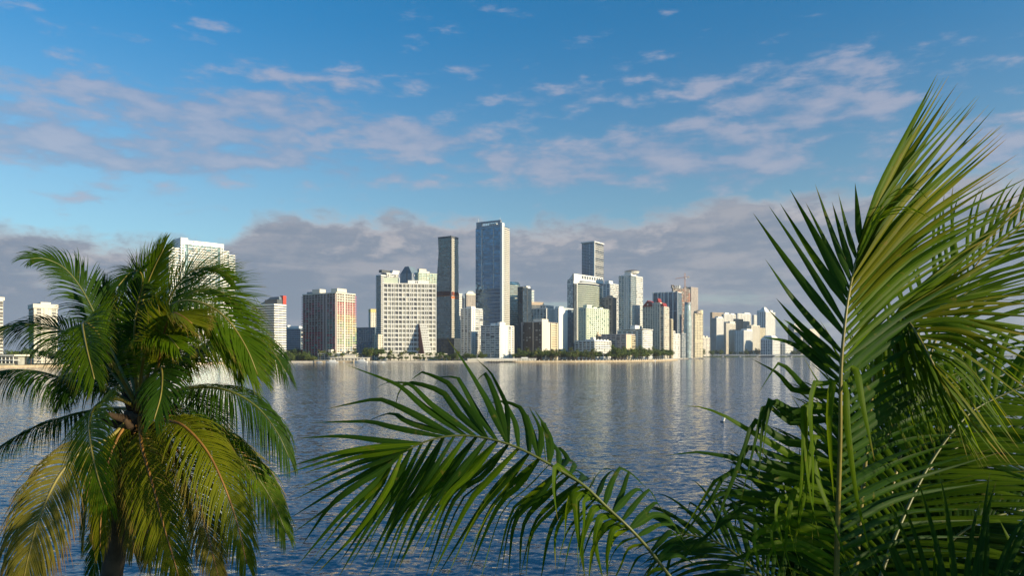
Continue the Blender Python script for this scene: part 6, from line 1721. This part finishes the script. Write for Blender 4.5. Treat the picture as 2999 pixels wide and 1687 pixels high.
lower = [(b2(800, 672), [z2(560, 655), z2(350, 632), z2(60, 655)]), (b2(760, 690), [z2(500, 705), z2(250, 760), z2(30, 830)]), (b2(740, 700), [z2(560, 740), z2(400, 780), z2(80, 900)]), (b2(715, 712), [z2(600, 762), z2(300, 880), z2(20, 1030)]), (b2(680, 735), [z2(550, 812), z2(300, 960), z2(10, 1220)]), (b2(650, 755), [z2(560, 850), z2(300, 1060), z2(50, 1360)]), (b2(640, 760), [z2(540, 920), z2(350, 1150), z2(130, 1440)]), (b2(660, 750), [z2(570, 940), z2(400, 1180), z2(150, 1440)]),
         (b2(700, 725), [z2(610, 920), z2(440, 1180), z2(240, 1440)]), (b2(760, 690), [z2(620, 980), z2(480, 1200), z2(360, 1430)]), (b2(830, 665), [z2(660, 970), z2(520, 1200), z2(410, 1460)]), (b2(900, 650), [z2(720, 960), z2(570, 1200), z2(440, 1470)]), (b2(970, 640), [z2(800, 900), z2(620, 1150), z2(490, 1470)]), (b2(1050, 640), [z2(880, 850), z2(690, 1120), z2(530, 1470)]), (b2(1110, 645), [z2(950, 830), z2(770, 1080), z2(620, 1470)]), (b2(1165, 652), [z2(1000, 840), z2(810, 1080), z2(640, 1470)]),
         (b2(1215, 660), [z2(1050, 840), z2(860, 1050), z2(700, 1340)]), (b2(1260, 672), [z2(1090, 850), z2(930, 1000), z2(770, 1420)]), (b2(1300, 685), [z2(1140, 870), z2(990, 1010), z2(800, 1470)]), (b2(1345, 705), [z2(1190, 890), z2(1060, 1020), z2(860, 1470)]), (b2(1395, 725), [z2(1250, 900), z2(1090, 1110), z2(900, 1480)]), (b2(1450, 755), [z2(1330, 880), z2(1180, 1080), z2(980, 1480)]), (b2(1500, 785), [z2(1360, 930), z2(1210, 1060), z2(1060, 1480)]), (b2(1550, 820), [z2(1410, 960), z2(1280, 1090), z2(1170, 1480)]),
         (b2(1600, 855), [z2(1450, 990), z2(1310, 1130), z2(1250, 1480)]), (b2(1650, 885), [z2(1510, 1000), z2(1390, 1160), z2(1350, 1480)]), (b2(1700, 920), [z2(1560, 1060), z2(1440, 1200), z2(1390, 1480)]), (b2(1760, 960), [z2(1640, 1060), z2(1560, 1200), z2(1520, 1480)]), (b2(1810, 1005), [z2(1700, 1090), z2(1640, 1220), z2(1600, 1480)]), (b2(1870, 1060), [z2(1770, 1120), z2(1700, 1260), z2(1690, 1490)]), (b2(1940, 1125), [z2(1850, 1180), z2(1790, 1300), z2(1760, 1500)]), (b2(2010, 1190), [z2(1930, 1230), z2(1870, 1340), z2(1830, 1500)]), (b2(2090, 1270), [z2(2010, 1300), z2(1960, 1400), z2(1920, 1520)]), (b2(2190, 1400), [z2(2130, 1420), z2(2080, 1480), z2(2040, 1560)])]
laid_leaflets(fr, pos, po, [(b, [(x, y, d + .02 * (k + 1)) for k, (x, y, d) in enumerate(p)]) for b, p in lower], 58, DR, .0190, ('leaf_deep', 'leaf_fresh'), 422, hint=(.15, -.85, .55), tilt=.25, jit=5, twist=.4, dbase=DC, nseg=10)
droopers = [(b2(1700, 920), [z2(1640, 850, -.1), z2(1570, 800, -.15), z2(1560, 950, -.2), z2(1580, 1120, -.2)]), (b2(1760, 955), [z2(1720, 920, -.1), z2(1660, 960, -.2), z2(1630, 1080, -.2), z2(1620, 1250, -.2)]), (b2(1800, 990), [z2(1760, 950, -.1), z2(1690, 990, -.2), z2(1700, 1200, -.2), z2(1730, 1420, -.2)]), (b2(1840, 1020), [z2(1800, 990, -.1), z2(1740, 1000, -.2), z2(1740, 1150, -.2), z2(1690, 1460, -.2)]), (b2(1880, 1065), [z2(1840, 1040, -.1), z2(1790, 1060, -.2), z2(1720, 1250, -.2), z2(1740, 1480, -.2)]), (b2(1930, 1110), [z2(1890, 1090, -.1), z2(1830, 1110, -.2), z2(1800, 1260, -.2), z2(1850, 1490, -.2)]), (b2(1960, 1140), [z2(1930, 1110, -.1), z2(1850, 1150, -.2), z2(1780, 1300, -.2), z2(1760, 1500, -.2)]), (b2(1990, 1170), [z2(1960, 1150, -.1), z2(1900, 1180, -.2), z2(1870, 1320, -.2), z2(1870, 1500, -.2)])]
laid_leaflets(fr, pos, po, droopers, 0, DR, .027, 'leaf_fresh', 423, hint=(-.2, -.6, .8), tilt=.15, twist=.3, dbase=DC, nseg=12)

# back lit frond at the right
frond(pr_, pts([CR, (2560, 1750, .5), (2690, 1420, .9), (2815, 1235, 1.1), (2920, 1165, 1.2), (3060, 1120, 1.2), (3250, 1130, 1.2)], DR, s_), (-.3, -.75, .6), 1.25, .030, 50, 'leaf_fresh', 'rachis_green', 303,
      rad=.023, start=.2, a0=66, a1=30, droop=(.3, .8), wind=(.25, 0, 0), kink=.05, nseg=8, vee=.1, single=0, prof=flat, kink_at=(.4, .8))
# lower right frond
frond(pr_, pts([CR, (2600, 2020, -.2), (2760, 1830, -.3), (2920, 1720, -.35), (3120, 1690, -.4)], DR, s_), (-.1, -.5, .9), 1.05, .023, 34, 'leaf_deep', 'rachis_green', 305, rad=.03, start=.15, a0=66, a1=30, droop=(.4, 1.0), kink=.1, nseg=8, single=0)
# frond low behind the upright one, seen to the left
frond(pr_, pts([CR, (2380, 1960, .4), (2270, 1740, .7), (2120, 1600, .9), (1980, 1560, 1.0)], DR, s_), (.2, -.7, .7), .95, .023, 36, 'leaf_deep', 'rachis_green', 306, rad=.03, start=.2, a0=66, a1=28, droop=(.5, 1.2), kink=.25, nseg=8, single=0)
# fronds of the back of the crown; deep green ones have shade put into their colour
frond(pr_, pts([CR, (2540, 1800, 1.0), (2620, 1400, 1.5), (2720, 1050, 1.8), (2840, 800, 1.9), (3000, 640, 1.9)], DR, s_), (-.2, -.9, .3), 1.3, .024, 50, 'leaf_fresh', 'rachis_yellow', 307, rad=.032, start=.2, a0=62, a1=30, droop=(.1, .5), wind=(.35, 0, 0), kink=.04, nseg=8, single=0)
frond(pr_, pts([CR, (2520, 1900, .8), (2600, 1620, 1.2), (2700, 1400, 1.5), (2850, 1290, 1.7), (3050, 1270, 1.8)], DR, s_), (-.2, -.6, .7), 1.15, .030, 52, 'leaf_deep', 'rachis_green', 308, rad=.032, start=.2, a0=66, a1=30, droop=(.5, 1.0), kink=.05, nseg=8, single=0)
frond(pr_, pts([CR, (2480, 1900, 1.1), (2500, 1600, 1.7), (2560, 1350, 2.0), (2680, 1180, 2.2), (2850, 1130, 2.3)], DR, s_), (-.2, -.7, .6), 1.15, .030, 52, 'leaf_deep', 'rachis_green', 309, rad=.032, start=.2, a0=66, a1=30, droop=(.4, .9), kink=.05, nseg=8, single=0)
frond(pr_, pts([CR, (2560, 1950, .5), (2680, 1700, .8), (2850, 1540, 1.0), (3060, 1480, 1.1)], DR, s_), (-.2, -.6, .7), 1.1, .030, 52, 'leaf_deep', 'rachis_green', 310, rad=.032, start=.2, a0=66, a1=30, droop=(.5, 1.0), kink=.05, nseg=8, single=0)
for k, (c_, hint_) in enumerate([([CR, (2500, 2000, .9), (2600, 1800, 1.5), (2760, 1660, 1.9), (2960, 1620, 2.2)], (-.2, -.6, .7)), ([CR, (2470, 1850, 1.2), (2510, 1500, 1.9), (2600, 1250, 2.4), (2760, 1120, 2.7), (2990, 1100, 2.9)], (-.2, -.7, .6)), ([CR, (2520, 1800, 1.4), (2640, 1450, 2.2), (2820, 1330, 2.6), (3050, 1350, 2.8)], (-.2, -.6, .7)), ([CR, (2430, 1900, 1.2), (2400, 1650, 1.7), (2330, 1500, 2.0), (2230, 1440, 2.1)], (.2, -.7, .6))]):
    frond(pr_, pts(c_, DR, s_), hint_, 1.25, .030, 58, 'leaf_deep', 'rachis_green', 340 + k, rad=.032, start=.16, a0=66, a1=30, droop=(.4, .9), kink=.05, nseg=8, single=0)
# unseen fronds of the crown, right of the view, added to shade those in sight
c3 = Vector(crR)
for k, (q1, q2, q3) in enumerate([((3.2, 4.3, 10.4), (4.4, 3.2, 11.6), (5.3, 2.4, 11.9)), ((3.4, 4.2, 10.0), (4.6, 3.3, 10.8), (5.6, 2.7, 10.6)), ((3.2, 3.9, 9.8), (4.1, 2.6, 10.4), (4.8, 1.5, 10.2)), ((3.6, 4.4, 9.9), (4.9, 3.7, 10.6), (6.0, 3.2, 10.4)), ((3.7, 4.6, 9.6), (5.0, 4.2, 10.0), (6.2, 3.9, 9.5)), ((3.4, 4.0, 9.4), (4.5, 2.9, 9.7), (5.4, 2.0, 9.3)), ((3.6, 4.3, 10.6), (4.8, 3.5, 11.5), (5.8, 2.9, 11.5)), ((3.6, 4.5, 9.2), (4.8, 3.9, 9.2), (5.7, 3.5, 8.6))]):
    frond(pr_, [c3, Vector(q1), Vector(q2), Vector(q3)], (0, 0, 1), 1.25, .026, 62, 'leaf_fresh', 'rachis_green', 320 + k, rad=.032, start=.22, a0=66, a1=30, droop=(.5, 1.0), nseg=7, single=0)

# unseen broad tree right of the view, added to block the low sun
r = tag(empty('shade_tree', (8.6, 1.9, 1.6)), 'unseen leafy tree added to shade the lower fronds of the near palm', 'tree')
vs, fs = tube([(0, 0, 0), (.1, .05, 4), (0, 0, 8.2)], [.28, .2, .12], 9); mesh_obj('trunk', vs, fs, M['bark'], r, smooth=True)
for k in range(5):
    a = k * 1.26
    vs, fs = tube([(0, 0, 5.5 + .3 * k), (.9 * math.cos(a), .9 * math.sin(a), 7.6 + .2 * k), (1.7 * math.cos(a), 1.7 * math.sin(a), 8.6 + .3 * k)], [.1, .06, .03], 6); mesh_obj('limb', vs, fs, M['bark'], r, smooth=True)
vs, fs = crown_mesh(61, 2.5, 2.1, 5200, .20)
vs[:, 2] += 8.4
mesh_obj('crown', vs, fs, M['tree_leaf_mid'], r, kind='stuff')
